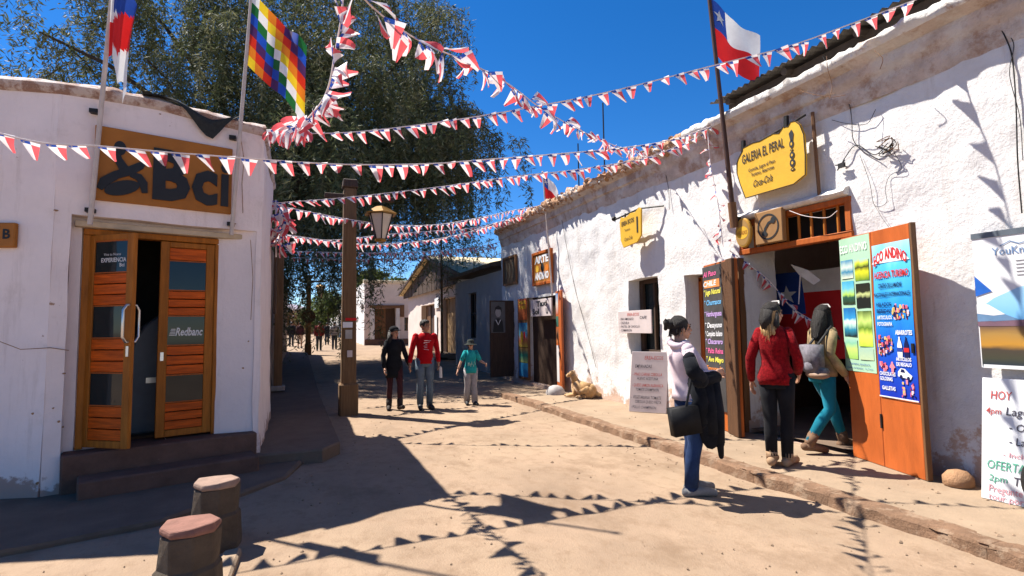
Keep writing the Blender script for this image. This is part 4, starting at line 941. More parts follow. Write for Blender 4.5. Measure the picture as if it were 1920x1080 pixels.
# ================================================================== BUNTING
def pennant_mesh(k, curve, twist):
    mb = MB(); n = 5; w_, h_ = .20, .23; cols = (0, .25, .5, .75, 1.0); rows = []
    for j in range(n):
        v = (0, .17, .45, .73, .98)[j]; tx = (.5, .8, 1.05, .65, 1.2, .9)[k]*w_; a, b = tx*v, w_+(tx+.03-w_)*v; rows.append([(a+(b-a)*c, curve*math.sin(v*2.6)*(c-.3)+twist*v*v*.1+.018*math.sin(c*7+k)*v, -h_*v) for c in cols])
    o = [p for r in rows for p in r]; mb.v = o
    for j in range(n-1):
        for c in range(4):
            m = (M_pen_b if c < 2 else M_pen_w) if j == 0 else ((M_pen_w if c < 2 else M_pen_r))
            i = j*5+c; mb.f.append((i, i+1, i+6, i+5)); mb.m.append(mb.mi(m))
    for y in (.002, -.002):
        c = Vector((.045, y, -.028)); pts = [c+Vector((math.sin(q*math.pi/5), 0, math.cos(q*math.pi/5)))*(.019 if q % 2 == 0 else .008) for q in range(10)]
        mb.add(pts, [tuple(range(10))], M_pen_w)
    return mb.mesh('pennant', smooth=180)
PEN = [pennant_mesh(k, c, t) for k, (c, t) in enumerate([(.03, .3), (-.04, .9), (.06, -.4), (.02, 1.2), (-.07, .2), (.05, .7)])]
def catmull(P, n=14):
    P = [P[0]*2-P[1]]+P+[P[-1]*2-P[-2]]; out = []
    for i in range(1, len(P)-2):
        for k in range(n):
            t = k/n; a, b, c, d = P[i-1], P[i], P[i+1], P[i+2]
            out.append(.5*((2*b)+(c-a)*t+(2*a-5*b+4*c-d)*t*t+(3*b-a-3*c+d)*t**3))
    return out+[P[-2]]
def bunting(label, pts, gap, swing=(-.2, .9), yaw=.35, size=1.0, seed=0, bunch=None, grow=None):
    rg = random.Random(seed); c = catmull([Vector(p) for p in pts]); t = thing('bunting_string', label, 'bunting', c[0], 'strings of flag bunting across the street')
    put('cord', MB().tube([p for i, p in enumerate(c)], .0075*size, 5, M_cord), t)
    L = [0]
    for a, b in zip(c, c[1:]): L.append(L[-1]+(b-a).length)
    gap *= .62; size *= .74; d = gap*.5
    while d < L[-1]-.05:
        i = max(0, int(np.searchsorted(L, d))-1); f = (d-L[i])/max(1e-6, L[i+1]-L[i]); p = c[i].lerp(c[i+1], f); tg = (c[i+1]-c[i]).normalized()
        q = tg.to_track_quat('X', 'Z').to_matrix(); q = q @ Matrix.Rotation(rg.uniform(*swing), 3, 'X') @ Matrix.Rotation(rg.uniform(-yaw, yaw), 3, 'Z') @ Matrix.Rotation(rg.uniform(-.12, .12), 3, 'Y')
        o = share('pennant', rg.choice(PEN), t, p-c[0], q.to_euler()); s = size*rg.uniform(.85, 1.1)*(grow(d/L[-1]) if grow else 1); o.scale = (s, s, s*rg.uniform(.75, 1.1)); ORG[o.name] = ORG[t.name]
        d += gap*rg.uniform(.75, 1.25)*(bunch(d/L[-1]) if bunch else 1)
    return t
def along(a, b, pxs): return [at_plan(x, y, a, b) for x, y in pxs]
CN = (-.40, 6.88)
top0 = (.38, 2.75)
a, b = (-3.4, 5.35), (5.52, 5.80)
bunting('lowest near bunting string passing across the front of the bank sign', [Vector((-3.6, 5.33, 3.62))]+along(a, b, [(0, 250), (200, 275), (440, 295), (640, 308), (800, 307), (900, 300), (1050, 288), (1150, 279), (1250, 264), (1345, 234)]), .262, (-.1, .7), .3, .95, 1)
a, b = CN, (5.42, 3.15)
bunting('bunting string from the bank corner up to the tin roof above the yellow sign', along(a, b, [(498, 248), (600, 250), (700, 244), (850, 225), (1000, 200), (1150, 170), (1340, 122), (1480, 86), (1600, 43), (1720, -2)]), .235, (-.1, .8), .35, .82, 2)
a, b = CN, top0
bunting('bunched bunting string rising from the bank corner past the rainbow flag', along(a, b, [(498, 244), (552, 238), (592, 205), (615, 165), (628, 100), (640, 30), (648, -70)]), .085, (-1.0, 1.3), .9, .86, 3)
a, b = top0, (5.44, 7.3)
bunting('twisted bunting string falling from overhead to the crest of the long white wall', along(a, b, [(640, -60), (700, 15), (790, 78), (880, 118), (950, 155), (1015, 203), (1080, 240), (1140, 268), (1200, 288), (1238, 296)]), .12, (-1.2, 1.5), 1.1, .62, 4, grow=lambda t: 1.25 if t < .40 else .9)
a, b = (-.40, 9.1), (5.5, 6.0)
bunting('bunting string tied beside the red bundle and reaching the dark flagpole', along(a, b, [(511, 381), (640, 371), (760, 358), (840, 348), (960, 331), (1080, 318), (1200, 298), (1270, 274), (1338, 240)]), .22, (-.2, .9), .4, .85, 5)
a, b = (-.40, 9.3), (5.5, 12.2)
bunting('bunting string sagging behind the lantern towards the small drooping flag', along(a, b, [(514, 384), (600, 401), (660, 412), (740, 422), (820, 421), (900, 408), (960, 395), (1010, 386)]), .215, (-.2, .6), .3, .95, 6)
a, b = (-.45, 11.2), (5.5, 12.6)
bunting('bunting string just below the lantern ending near the far wall crest', along(a, b, [(524, 438), (600, 449), (680, 458), (780, 453), (860, 440), (930, 418), (1005, 396)]), .22, (-.2, .9), .4, .95, 7)
a, b = (-.45, 12.4), (5.6, 13.6)
bunting('bunting string crossing close behind the lower lantern string', along(a, b, [(527, 444), (620, 450), (720, 440), (800, 434), (880, 428), (960, 412)]), .24, (-.2, .9), .4, .9, 8)
a, b = (-.45, 15), (5.7, 16)
bunting('pale bunting string hanging low in tree shade across the lamp post shaft', along(a, b, [(533, 470), (620, 473), (720, 474), (820, 470), (900, 462), (944, 452)]), .28, (-.2, .9), .4, .95, 9)
a, b = (-.45, 18), (5.7, 18.5)
bunting('farthest bunting string across the sky before the gabled roof', along(a, b, [(538, 482), (640, 486), (740, 484), (850, 474), (935, 462)]), .32, (-.2, .9), .4, 1.0, 10)
bunting('bunting string hanging straight down beside the dark flagpole', [(5.44, 5.92, 4.35), (5.42, 5.86, 3.8), (5.45, 5.78, 3.2), (5.43, 5.70, 2.6)], .16, (-.8, .8), 1.5, .75, 11)
bunting('bunting string drooping into the dark souvenir shop doorway', [(5.50, 5.66, 2.55), (5.9, 5.42, 2.15), (6.2, 5.3, 1.75), (6.5, 5.1, 1.5)], .16, (-.8, .8), 1.2, .8, 12)
rg = random.Random(4); t = thing('bunting_bundle', 'red bundle of gathered bunting hanging at the far corner of the bank wall', 'bunting', (-.34, 9.2, 3.6))
put('cord', MB().tube([(-.37, 9.2, 3.62), (-.35, 9.2, 2.7)], .012, 5, M_cord), t)
for i in range(34):
    o = share('pennant', rg.choice(PEN), t, (rg.uniform(-.03, .12), rg.uniform(-.12, .12), rg.uniform(-.75, .02)), (rg.uniform(-1, 1), rg.uniform(-.5, .5), rg.uniform(-3, 3))); ORG[o.name] = ORG[t.name]

# ================================================================== SIGNS AND BOARDS ON THE RIGHT WALL
UR, NR = Vector((0, -1, 0)), Vector((-1, 0, 0))
def wpanel(parent, y, z, x=WX-.03): return Panel(parent, (x, y, z), UR, Z, NR)
# big yellow sign
ys = thing('yellow_sign', 'large yellow shaped sign with black lettering hung on iron over the transom', 'sign', (WX-.15, 4.9, 3.2))
ol = [(u*1.03/.78, v) for u, v in ((.095, 0), (.655, 0), (.775, .07), (.785, .30), (.78, .545), (.745, .68), (.70, .745), (.655, .755), (.625, .71), (.575, .735), (.525, .675), (.46, .70), (.385, .69), (.30, .675), (.215, .69), (.09, .675), (.085, .64), (.03, .56), (.005, .50), (.0, .37), (.035, .21))]
sx0, sz0, sX = 5.40, 3.19, WX-.17
put('board', MB().prism(ol, .035, Vector((sX, sx0, sz0)), UR, Z, NR), ys, M_yellow, bevel=.004)
put('rim', MB().tube([Vector((sX-.036, sx0-u, sz0+v)) for u, v in ol+ol[:1]], .006, 5), ys, M_black)
P = Panel(ys, (sX-.037, sx0, sz0), UR, Z, NR)
P.text('lettering', 'GALERIA EL PERAL', .10, .46, .12, M_ink, width=.66, bold=.012, slope=.035); P.text('lettering', 'Comida, Jugos al Paso', .20, .325, .042, M_ink, width=.42, bold=.02, slope=.03); P.text('lettering', 'Turismo, Abarrotes', .24, .255, .042, M_ink, width=.36, bold=.02, slope=.03)
P.text('lettering', 'Coca-Cola', .27, .11, .085, M_ink, width=.30, bold=.015, shear=.35, slope=.04)
P.poly('emblem', [(.835, .62), (.875, .66), (.90, .60), (.885, .52), (.85, .53)], M_ink, .004)
for i, (v0, v1, wd) in enumerate([(.44, .53, .05), (.40, .425, .035), (.31, .39, .055), (.21, .30, .06), (.16, .195, .05)]):
    P.disc('emblem', .865, (v0+v1)/2, wd*.62, (v1-v0)*.55, M_ink, .004, 14); P.disc('emblem', .865, (v0+v1)/2, wd*.25, (v1-v0)*.22, M_yellow, .006, 8)
P.done()
put('iron_rail', MB().tube([(WX-.02, 5.38, 3.84), (sX, 5.33, 3.84), (sX, 4.60, 3.93), (sX, 4.36, 3.97)], .014, 6), ys, M_iron)
for u, v in ((.10, .66), (.78, .74)): put('hook', MB().tube([(sX-.01, sx0-u, sz0+v-.03), (sX, sx0-u, sz0+v+.12)], .03, 8), ys, M_iron)
put('upright', MB().tube([(WX-.09, 4.33, 4.0), (WX-.08, 4.31, 3.0)], .02, 6), ys, M_wood_br)
# small yellow sign
s2 = thing('yellow_sign', 'small yellow shield sign hung from an iron bar over the narrow window', 'sign', (WX-.2, 7.85, 2.92))
ol = [(.10, 0), (.52, .04), (.64, .14), (.66, .58), (.60, .63), (.48, .57), (.34, .58), (.18, .53), (.04, .56), (0, .48), (.02, .14)]
put('board', MB().prism(ol, .03, Vector((WX-.22, 8.17, 2.93)), UR, Z, NR), s2, M_yellow, bevel=.004)
put('iron_bar', MB().tube([(WX-.20, 8.45, 3.50), (WX-.20, 7.6, 3.55), (WX-.02, 7.2, 3.52)], .016, 6), s2, M_iron)
for y in (8.42, 7.62): put('finial', MB().ell((WX-.20, y, 3.525), (.05, .05, .045), None, 8), s2, M_iron, smooth=60)
for y in (8.05, 7.72): put('hook', MB().tube([(WX-.21, y, 3.40), (WX-.20, y, 3.55)], .018, 6), s2, M_iron)
P = Panel(s2, (WX-.252, 8.17, 2.93), UR, Z, NR); P.text('lettering', 'EREA ECOS', .07, .39, .075, M_ink, width=.38, bold=.02, slope=.06); P.text('lettering', 'Turismo', .16, .28, .04, M_ink, width=.17, bold=.01, slope=.05); P.text('lettering', 'Coca-Cola', .15, .11, .06, M_ink, width=.24, shear=.35, bold=.01, slope=.05); P.rect('emblem', .525, .20, .565, .48, M_ink); P.done()
# telephone sign and oval sign on the transom
t = thing('telephone_sign', 'square tan telephone sign with a ringed black handset in front of the transom', 'sign', (WX-.12, 5, 2.55))
put('board', MB().box((WX-.10, 5.0, 2.765), (.07, .43, .42)), t, mat('tan_sign', (.27, .14, .05), .6, .1), bevel=.01)
P = Panel(t, (WX-.137, 5.215, 2.555), UR, Z, NR)
c = (.215, .21); n = 28
for i in range(n):
    a, b = 2*math.pi*i/n, 2*math.pi*(i+1)/n; P.poly('ring', [(c[0]+r*math.cos(q), c[1]+r*math.sin(q)) for r, q in ((.145, a), (.165, a), (.165, b), (.145, b))], M_ink, .003)
P.stroke('handset', [(c[0]-.065, c[1]-.085), (c[0]-.045, c[1]-.02), (c[0]+.01, c[1]+.045), (c[0]+.085, c[1]+.07)], [.035, .032, .032, .035], M_ink, .004)
P.disc('handset', c[0]-.055, c[1]-.085, .042, .035, M_ink, .005, 12); P.disc('handset', c[0]+.082, c[1]+.072, .035, .042, M_ink, .005, 12); P.done()
t = thing('oval_sign', 'oval yellow sign with a gilt rim beside the telephone sign', 'sign', (WX-.12, 5.4, 2.55)); ov = [(.135*math.cos(a), .20*math.sin(a)) for a in [2*math.pi*i/28 for i in range(28)]]
put('rim', MB().prism(ov, .05, Vector((WX-.12, 5.385, 2.75)), UR, Z, NR), t, mat('gilt', (.42, .22, .03), .4, .2), bevel=.012); P = Panel(t, (WX-.171, 5.385, 2.75), UR, Z, NR)
P.disc('face', 0, 0, .112, .172, mat('oval_tan', (.30, .17, .05), .6), .002, 24); P.disc('face', 0, .0, .10, .085, M_yellow, .004, 24); P.text('lettering', 'HELADOS', -.085, -.025, .05, M_orange_sign, width=.17, bold=.02, lift=.006); P.done()
# orange plywood double leaf with the two long posters
lfh = Vector((WX-.03, 4.10, SW+.01)); fe = Vector((5.33, 3.215, SW+.01)); LU = (fe-lfh).normalized(); LN = Vector((LU.y, -LU.x, 0)); LN = LN if LN.x < 0 else -LN; LW = (fe-lfh).length
def lbox(u0, u1, z0, z1, t0, t1):
    P = [lfh+LU*u+LN*t+Z*z for u in (u0, u1) for t in (t0, t1) for z in (z0, z1)]
    return MB().add(P, [(0, 1, 3, 2), (4, 6, 7, 5), (0, 4, 5, 1), (2, 3, 7, 6), (0, 2, 6, 4), (1, 5, 7, 3)])
fd = thing('folding_door', 'tall orange plywood folding door opened back against the white wall', 'door', lfh)
for (u0, u1) in ((0, LW*.475), (LW*.48, LW)): put('leaf', lbox(u0, u1, 0, 2.37, -.02, .02), fd, M_door_or, bevel=.004)
put('edge_strip', lbox(LW+.001, LW+.028, 0, 2.372, -.03, .021), fd, M_wood_br, bevel=.003)
put('door_pull', lbox(LW*.47, LW*.49, .38, .52, .021, .035), fd, M_black); put('door_latch', lbox(LW*.955, LW*.985, 1.15, 1.24, .021, .04), fd, M_iron)
# art for the posters
def grad(name, stops, rough=.5):
    """printed picture: colour bands along the sheet's height, broken by noise"""
    if name in MATS: return MATS[name]
    m = bpy.data.materials.new(name); m.use_nodes = True; MATS[name] = m; nt = m.node_tree; N = nt.nodes; L = nt.links
    b = N['Principled BSDF']; b.inputs['Roughness'].default_value = rough; b.inputs['Specular IOR Level'].default_value = .3
    tc = N.new('ShaderNodeTexCoord'); sp = N.new('ShaderNodeSeparateXYZ'); L.new(tc.outputs['Generated'], sp.inputs[0])
    nz = N.new('ShaderNodeTexNoise'); nz.inputs['Scale'].default_value = 2.1; nz.inputs['Detail'].default_value = 4; L.new(tc.outputs['Generated'], nz.inputs['Vector'])
    ma = N.new('ShaderNodeMath'); ma.operation = 'MULTIPLY_ADD'; ma.inputs[1].default_value = .28; L.new(nz.outputs['Fac'], ma.inputs[0]); L.new(sp.outputs['Z'], ma.inputs[2])
    mb_ = N.new('ShaderNodeMath'); mb_.operation = 'SUBTRACT'; mb_.inputs[1].default_value = .14; L.new(ma.outputs[0], mb_.inputs[0])
    cr = N.new('ShaderNodeValToRGB'); L.new(mb_.outputs[0], cr.inputs[0]); e = cr.color_ramp.elements
    while len(e) < len(stops): e.new(.5)
    for q, (p, c) in zip(e, stops): q.position = p; q.color = (*c, 1)
    L.new(cr.outputs[0], b.inputs['Base Color']); return m
def sheet(name, label, u0, u1, z0, z1, m, curlv=.02):
    t = thing(name, label, 'poster', lfh+LU*(u0+u1)/2+Z*z0); rows = []
    for i in range(13):
        v = i/12; rows.append([lfh+LU*(u0+(u1-u0)*k/6+.004*math.sin(v*9))+LN*(.024+.003*math.sin(k*1.1+v*5))+Z*(z0+(z1-z0)*v) for k in range(7)])
    put('sheet', MB().loft(rows, m, cap=False, closed=False), t, smooth=180); return t, Panel(t, lfh+LU*u0+LN*.026+Z*z0, LU, Z, LN), u1-u0, z1-z0
# (the print stands just proud of the paper)
t, P, W_, H_ = sheet('green_poster', 'long pale green poster of landscape photographs on the left of the folding door', -.03, LW*.455, .92, 2.36, mat('green_paper', (.33, .52, .36), .5, .15, 1.5))
P.text('lettering', 'ECO ANDINO', .02, H_-.16, .085, M_white, width=W_-.05, bold=.015, lift=.004)
pics = [(.02, 1.0, .19, 1.20, [(0, (.55, .6, .45)), (.35, (.03, .18, .3)), (.6, (.5, .6, .5)), (1, (.02, .18, .34))]), (.215, .96, .40, 1.19, [(0, (.1, .2, .02)), (.4, (.55, .55, .02)), (.6, (.04, .05, .01)), (.8, (.5, .6, .05)), (1, (.3, .45, .5))]),
        (.02, .72, .19, .97, [(0, (.02, .03, .01)), (.3, (.02, .08, .05)), (.42, (.35, .55, .1)), (.7, (.1, .4, .55)), (1, (.05, .3, .45))]), (.215, .67, .40, .93, [(0, (.01, .012, .01)), (.4, (.01, .012, .01)), (.55, (.45, .5, .2)), (.65, (.02, .02, .01)), (1, (.012, .014, .01))]),
        (.02, .37, .19, .68, [(0, (.01, .02, .02)), (.25, (.02, .2, .3)), (.5, (.6, .8, .6)), (.62, (.03, .25, .5)), (1, (.01, .1, .3))]), (.215, .27, .40, .64, [(0, (.4, .6, .05)), (.3, (.6, .7, .1)), (.5, (.1, .2, .02)), (.7, (.45, .6, .15)), (1, (.05, .09, .02))]),
        (.02, .13, .19, .34, [(0, (.25, .45, .1)), (.5, (.45, .6, .15)), (.8, (.2, .45, .3)), (1, (.3, .5, .4))]), (.215, .13, .40, .25, [(0, (.4, .5, .3)), (1, (.3, .45, .35))])]
for i, (u0, v0, u1, v1, stp) in enumerate(pics):
    P.rect('picture', u0*W_/.42, v0, u1*W_/.42, v1, grad('landscape_print_%d' % i, stp)); P.done()
P.text('lettering', 'Turismo aventura', .07, .07, .026, MATS['flag_blue'], width=W_-.15); P.text('lettering', 'Centro de llamados - San Pedro', .04, .03, .018, MATS['flag_blue'], width=W_-.08); P.done()
t, P, W_, H_ = sheet('blue_poster', 'long bright blue shop poster on the right of the folding door', LW*.485, LW*.995, .70, 2.22, grad('blue_paper', [(0, (.004, .025, .34)), (.30, (.006, .07, .46)), (.58, (.015, .24, .60)), (.85, (.08, .46, .70)), (1, (.35, .66, .76))]))
P.poly('header', [(.0, 1.33)]+[(W_*i/16, 1.33+.15*math.sin(math.pi*i/16)) for i in range(17)]+[(W_, 1.33)], M_whiteb, .003)
P.text('lettering', 'ECO ANDINO', .03, 1.30, .10, M_redflag, width=W_-.06, bold=.03, lift=.006, arc=.07); P.text('lettering', 'AGENCIA TURISMO', .02, 1.18, .065, M_redflag, width=W_-.04, bold=.03, lift=.006)
DB = mat('navy_print', (.005, .008, .06), .5); P.text('lettering', 'CENTRO DE LLAMADAS', .07, 1.08, .045, DB, width=W_*.62, bold=.02, lift=.006); P.text('lettering', 'NACIONALES E INTERNACIONALES', .01, .995, .04, DB, width=W_-.03, bold=.02, lift=.006)
for i, s_ in enumerate(('HELADOS', 'BEBIDAS', 'ARTICULOS', 'FOTOGRAFIA')): P.text('lettering', s_, .03, .90-.065*i, .036, M_whiteb if i > 1 else DB, maxw=.19, bold=.02, lift=.006)
P.text('lettering', 'ABARROTES', .25, .62, .042, M_whiteb, width=.2, bold=.03, lift=.006); P.text('lettering', 'ARTICULOS', .24, .37, .034, M_whiteb, width=.18, bold=.03, lift=.006); P.text('lettering', 'DE REGALO', .24, .32, .034, M_whiteb, width=.18, bold=.03, lift=.006)
P.text('lettering', 'CHOCOLATES', .02, .215, .036, M_whiteb, width=.2, bold=.03, lift=.006); P.text('lettering', 'GOLOSINAS', .02, .165, .036, M_whiteb, width=.16, bold=.03, lift=.006); P.text('lettering', 'GALLETAS', .04, .075, .036, M_whiteb, width=.17, bold=.03, lift=.006)
rg = random.Random(3); CP = [flat('print_rose', (.55, .10, .14), .5), flat('print_pale', (.6, .45, .5), .5), flat('print_sand', (.6, .4, .12), .5), flat('print_pink', (.6, .2, .25), .5), DB, flat('print_maroon', (.2, .01, .02), .5)]
for (u0, v0, u1, v1, k) in ((.22, .76, .44, .92, 46), (.02, .40, .22, .62, 60), (.02, .25, .15, .36, 20), (.28, .02, .37, .20, 16), (.38, .02, .46, .18, 12)):
    for i in range(k):
        a, b = rg.uniform(u0, u1-.03), rg.uniform(v0, v1-.04); P.rect('goods_print', a, b, a+rg.uniform(.010, .026), b+rg.uniform(.014, .045), rg.choice(CP), .0031+.00012*i)
for i, (u, m) in enumerate(((.265, M_whiteb), (.345, MATS['navy_print']))):
    P.poly('bottle_print', [(u, .40), (u+.055, .40), (u+.06, .47), (u+.052, .53), (u+.035, .58), (u+.035, .60), (u+.02, .60), (u+.02, .58), (u+.003, .53), (u-.004, .47)], m, .006); P.rect('bottle_print', u-.003, .455, u+.058, .495, M_redflag if i else MATS['flag_blue'], .007)
P.poly('car_print', [(.25, .22), (.40, .20), (.42, .235), (.38, .26), (.34, .295), (.29, .30), (.255, .265)], M_whiteb, .006); P.disc('car_print', .29, .217, .018, .02, DB, .007, 10); P.disc('car_print', .375, .207, .018, .02, DB, .007, 10); P.poly('car_print', [(.285, .262), (.34, .258), (.33, .288), (.295, .292)], DB, .007)
P.poly('doll_print', [(.175, .235), (.20, .235), (.205, .29), (.225, .30), (.20, .335), (.195, .355), (.18, .355), (.17, .33), (.15, .30), (.172, .29)], CP[3], .006)
P.rect('margin_print', 0, 0, W_, .012, M_whiteb, .0065); P.done()

# chalk menu on its wooden leaf, left of the big doorway
ml = thing('menu_door', 'brown wooden door leaf with a tall chalk menu beside the big doorway', 'door', (5.5, 5.95, SW))
ma, mb_ = Vector((5.53, 6.22, SW+.01)), Vector((5.25, 5.34, SW+.01)); MU = (mb_-ma).normalized(); MN = Vector((MU.y, -MU.x, 0)); MN = MN if MN.x < 0 else -MN; MW = (mb_-ma).length
def mbox(u0, u1, z0, z1, t0, t1):
    P = [ma+MU*u+MN*t+Z*z for u in (u0, u1) for t in (t0, t1) for z in (z0, z1)]
    return MB().add(P, [(0, 1, 3, 2), (4, 6, 7, 5), (0, 4, 5, 1), (2, 3, 7, 6), (0, 2, 6, 4), (1, 5, 7, 3)])
put('leaf', mbox(0, MW, 0, 2.30, -.05, 0), ml, M_wood_or, bevel=.006); put('stile', mbox(MW*.68, MW*.82, 0, 2.28, .001, .03), ml, mat('umber_wood', (.085, .038, .016), .65, .3, 3, .003, 30, stretch=(9, 9, .8)), bevel=.006); put('stile', mbox(MW*.84, MW+.02, 0, 2.30, .001, .045), ml, MATS['umber_wood'], bevel=.006)
put('jamb', MB().box((5.60, 5.60, 1.24), (.10, .09, 2.40)), ml, M_wood_br, bevel=.008)
cb = thing('chalk_menu', 'tall black chalkboard menu with coloured handwriting on the brown door leaf', 'chalkboard', ma+Z*.3); put('board', mbox(.01, MW*.66, .26, 2.27, .002, .022), cb, mat('chalkboard', (.045, .042, .042), .7, .4, 4), bevel=.003)
P = Panel(cb, ma+MU*.01+MN*.0225+Z*.26, MU, Z, MN); CW = MW*.645
ck = dict(w=mat('chalk_white', (.6, .6, .62), .9), p=mat('chalk_pink', (.6, .1, .25), .9), y=mat('chalk_yellow', (.65, .6, .08), .9), b=mat('chalk_blue', (.12, .35, .6), .9), v=mat('chalk_violet', (.42, .28, .55), .9), o=mat('chalk_orange', (.6, .2, .05), .9))
P.rect('chalk_mark', .06, 1.70, CW-.06, 1.81, ck['o'], .003); rows_ = [('Al Paso', 'p', 1.86), ('CHILE', 'w', 1.72), ('* Jugo Natural', 'y', 1.60), ('* Churrasco', 'b', 1.45), ('* Hamburguesa', 'v', 1.29), ('* Desayuno', 'w', 1.13), ('* Completo Italiano', 'w', 1.01), ('* Chacarero', 'v', .90), ('* Palta Reina', 'p', .77), ('* Ave Mayo', 'y', .65), ('Empanadas', 'o', .52), ('de Queso y Pino', 'b', .45)]
for s_, c_, v in rows_: P.text('lettering', s_, .03, v, .072, ck[c_], width=CW-.06 if len(s_) > 8 else CW*.7, shear=.2, bold=.022, slope=.02, lift=.004)
P.disc('chalk_mark', .15, .33, .05, .06, ck['y'], .004, 5); P.disc('chalk_mark', .15, .33, .05, .06, ck['y'], .0045, 5, .6); P.poly('chalk_mark', [(.20, .17), (.27, .17), (.27, .12), (.34, .21), (.27, .30), (.27, .25), (.20, .25)], ck['w'], .004)
P.stroke('chalk_mark', [(.02, .3), (.07, .2), (.13, .13), (.2, .06)], .02, ck['w'], .0042); P.disc('chalk_mark', .27, .38, .04, .035, ck['p'], .004, 10); P.done()
# hand-lettered cards at the window
def card(name, label, O, U, w_, h_, m, lines, N=None, lean=0.0, cat='sign'):
    U = Vector(U).normalized(); V = (Z+Vector(NR)*-lean).normalized(); N = U.cross(V).normalized(); O = Vector(O); t = thing(name, label, cat, O)
    P8 = [O+U*u+V*v+N*q for u in (0, w_) for q in (-.02, 0) for v in (0, h_)]
    put('board', MB().add(P8, [(0, 1, 3, 2), (4, 6, 7, 5), (0, 4, 5, 1), (2, 3, 7, 6), (0, 2, 6, 4), (1, 5, 7, 3)]), t, m, bevel=.004)
    P = Panel(t, O, U, V, N)
    ku = .70 if name == 'menu_card' else 1.0
    for (s_, u, v, h2, mm, wd) in lines: P.text('lettering', s_, u*ku, v, h2, mm, width=wd*ku, shear=.12, bold=.004)
    P.done(); return t
INK, RINK, GINK = mat('marker_black', (.05, .045, .06), .7), mat('marker_red', (.45, .07, .06), .7), mat('marker_green', (.10, .36, .24), .7)
PINK = mat('marker_pink', (.62, .28, .30), .7)
card('small_card', 'small hand lettered card fixed across the narrow window', (WX-.12, 8.50, 1.40), UR, 1.0, .40, M_offw, [('EREA-ECOS', .30, .31, .05, RINK, .36), ('- PAN AMASADO', .05, .235, .045, INK, .44), ('CAFE', .68, .25, .05, INK, .2), ('- CAZUELA', .05, .165, .045, INK, .30), ('- PASTEL DE CHOCLO', .05, .10, .04, INK, .62), ('- CAMARON', .05, .03, .045, INK, .38)])
card('menu_card', 'tall hand lettered empanada card leaning under the narrow window', (5.17, 7.72, SW+.01), (.34, -.42, 0), .62, 1.0, M_offw, [('EREA-ECOS', .32, .87, .06, RINK, .44), ('EMPANADAS', .10, .73, .055, INK, .40), ('- PINO CARNE CEBOLLA', .05, .60, .05, RINK, .70), ('HUEVO ACEITUNA', .16, .53, .045, INK, .5), ('- QUESO JAMON ALBAHACA', .05, .42, .05, RINK, .74), ('TOMATE CHAMPINON', .14, .35, .045, INK, .55), ('- VEGETARIANA TOMATE', .05, .22, .05, INK, .70), ('CEBOLLA QUESO PALTA', .14, .15, .045, INK, .62), ('- POLLO CHAMPINON', .05, .06, .045, INK, .6)], lean=.1)
# tour board and volcano poster at the right edge
card('tour_board', 'white tour board with coloured marker lettering at the right edge', (5.22, 2.75, SW+.005), (.08, -1, 0), 1.1, .98, M_whiteb, [('HOY', .06, .81, .07, RINK, .14), ('4pm', .03, .69, .05, RINK, .10), ('Laguna Cejar', .16, .69, .065, INK, .42), ('- Ojos del Salar', .18, .57, .06, INK, .46), ('- Laguna Tebinquinche', .18, .46, .06, INK, .62), ('- Incluye Pisco Sour', .14, .36, .04, PINK, .5), ('snack', .34, .30, .04, PINK, .2), ('OFERTA', .04, .25, .07, GINK, .24), ('2pm', .05, .155, .05, GINK, .12), ('Termas Puritama', .21, .15, .065, INK, .5), ('Pregunte por', .05, .07, .055, PINK, .32), ('tour por aqui', .05, .01, .05, PINK, .34)], lean=.14)
tb = thing('volcano_poster', 'tour poster with a snowy volcano and lagoon under blue sky at the right edge', 'poster', (WX-.07, 2.85, 1.13)); O = Vector((WX-.075, 2.845, 1.135)); PW, PH = 1.0, 1.13
put('board', MB().prism([(0, 0), (PW, 0), (PW, PH), (0, PH)], .02, O, UR, Z, NR), tb, M_whiteb, bevel=.003); P = Panel(tb, O+NR*.02, UR, Z, NR)
P.rect('picture', .01, .0, PW, .36, grad('altiplano_print', [(0, (.5, .55, .6)), (.07, (.02, .03, .04)), (.25, (.05, .05, .03)), (.45, (.06, .045, .03)), (.55, (.45, .22, .03)), (.8, (.35, .2, .05)), (1, (.12, .07, .05))]), .002); P.done()
P.poly('picture', [(.0, .36), (PW, .36), (PW, .80), (.7, .78), (.3, .68), (.13, .60), (0, .50)], grad('sky_print', [(0, (.10, .35, .65)), (.5, (.25, .5, .72)), (1, (.4, .6, .75))]), .003); P.done()
P.poly('mountain', [(.0, .36), (PW, .36), (PW, .40), (.6, .405), (.35, .415), (.12, .40), (0, .41)], mat('print_mauve', (.16, .09, .12), .6), .004); P.poly('mountain', [(0, .40), (.30, .41), (.20, .46), (.09, .545), (.04, .56), (0, .55)], mat('print_slate', (.12, .22, .36), .6), .0045); P.poly('mountain', [(0, .47), (.06, .46), (.12, .45), (.20, .46), (.09, .545), (.04, .56), (0, .55)], M_whiteb, .005)
P.poly('pennon_print', [(0, .62), (0, .80), (.12, .66)], mat('print_blue', (.01, .10, .42), .6), .005)
P.text('lettering', 'YouKnow2C', .14, .965, .065, mat('print_steel', (.12, .2, .34), .6), width=.42, bold=.008); P.stroke('logo_mark', [(.2, 1.04), (.27, 1.075), (.33, 1.045), (.4, 1.06)], .008, MATS['print_steel'], .004)
for i in range(5): P.rect('small_print', .3, .90-.03*i, .55-.02*(i % 2), .906-.03*i, MATS['marker_black'], .003)
P.rect('lower_print', .02, -.0, PW, .03, M_whiteb, .006); P.done()
put('top_bar', MB().box((WX-.085, 2.34, 2.285), (.03, 1.02, .05)), tb, mat('grey_bar', (.10, .12, .14), .5))
P = Panel(tb, O+NR*.021, UR, Z, NR)
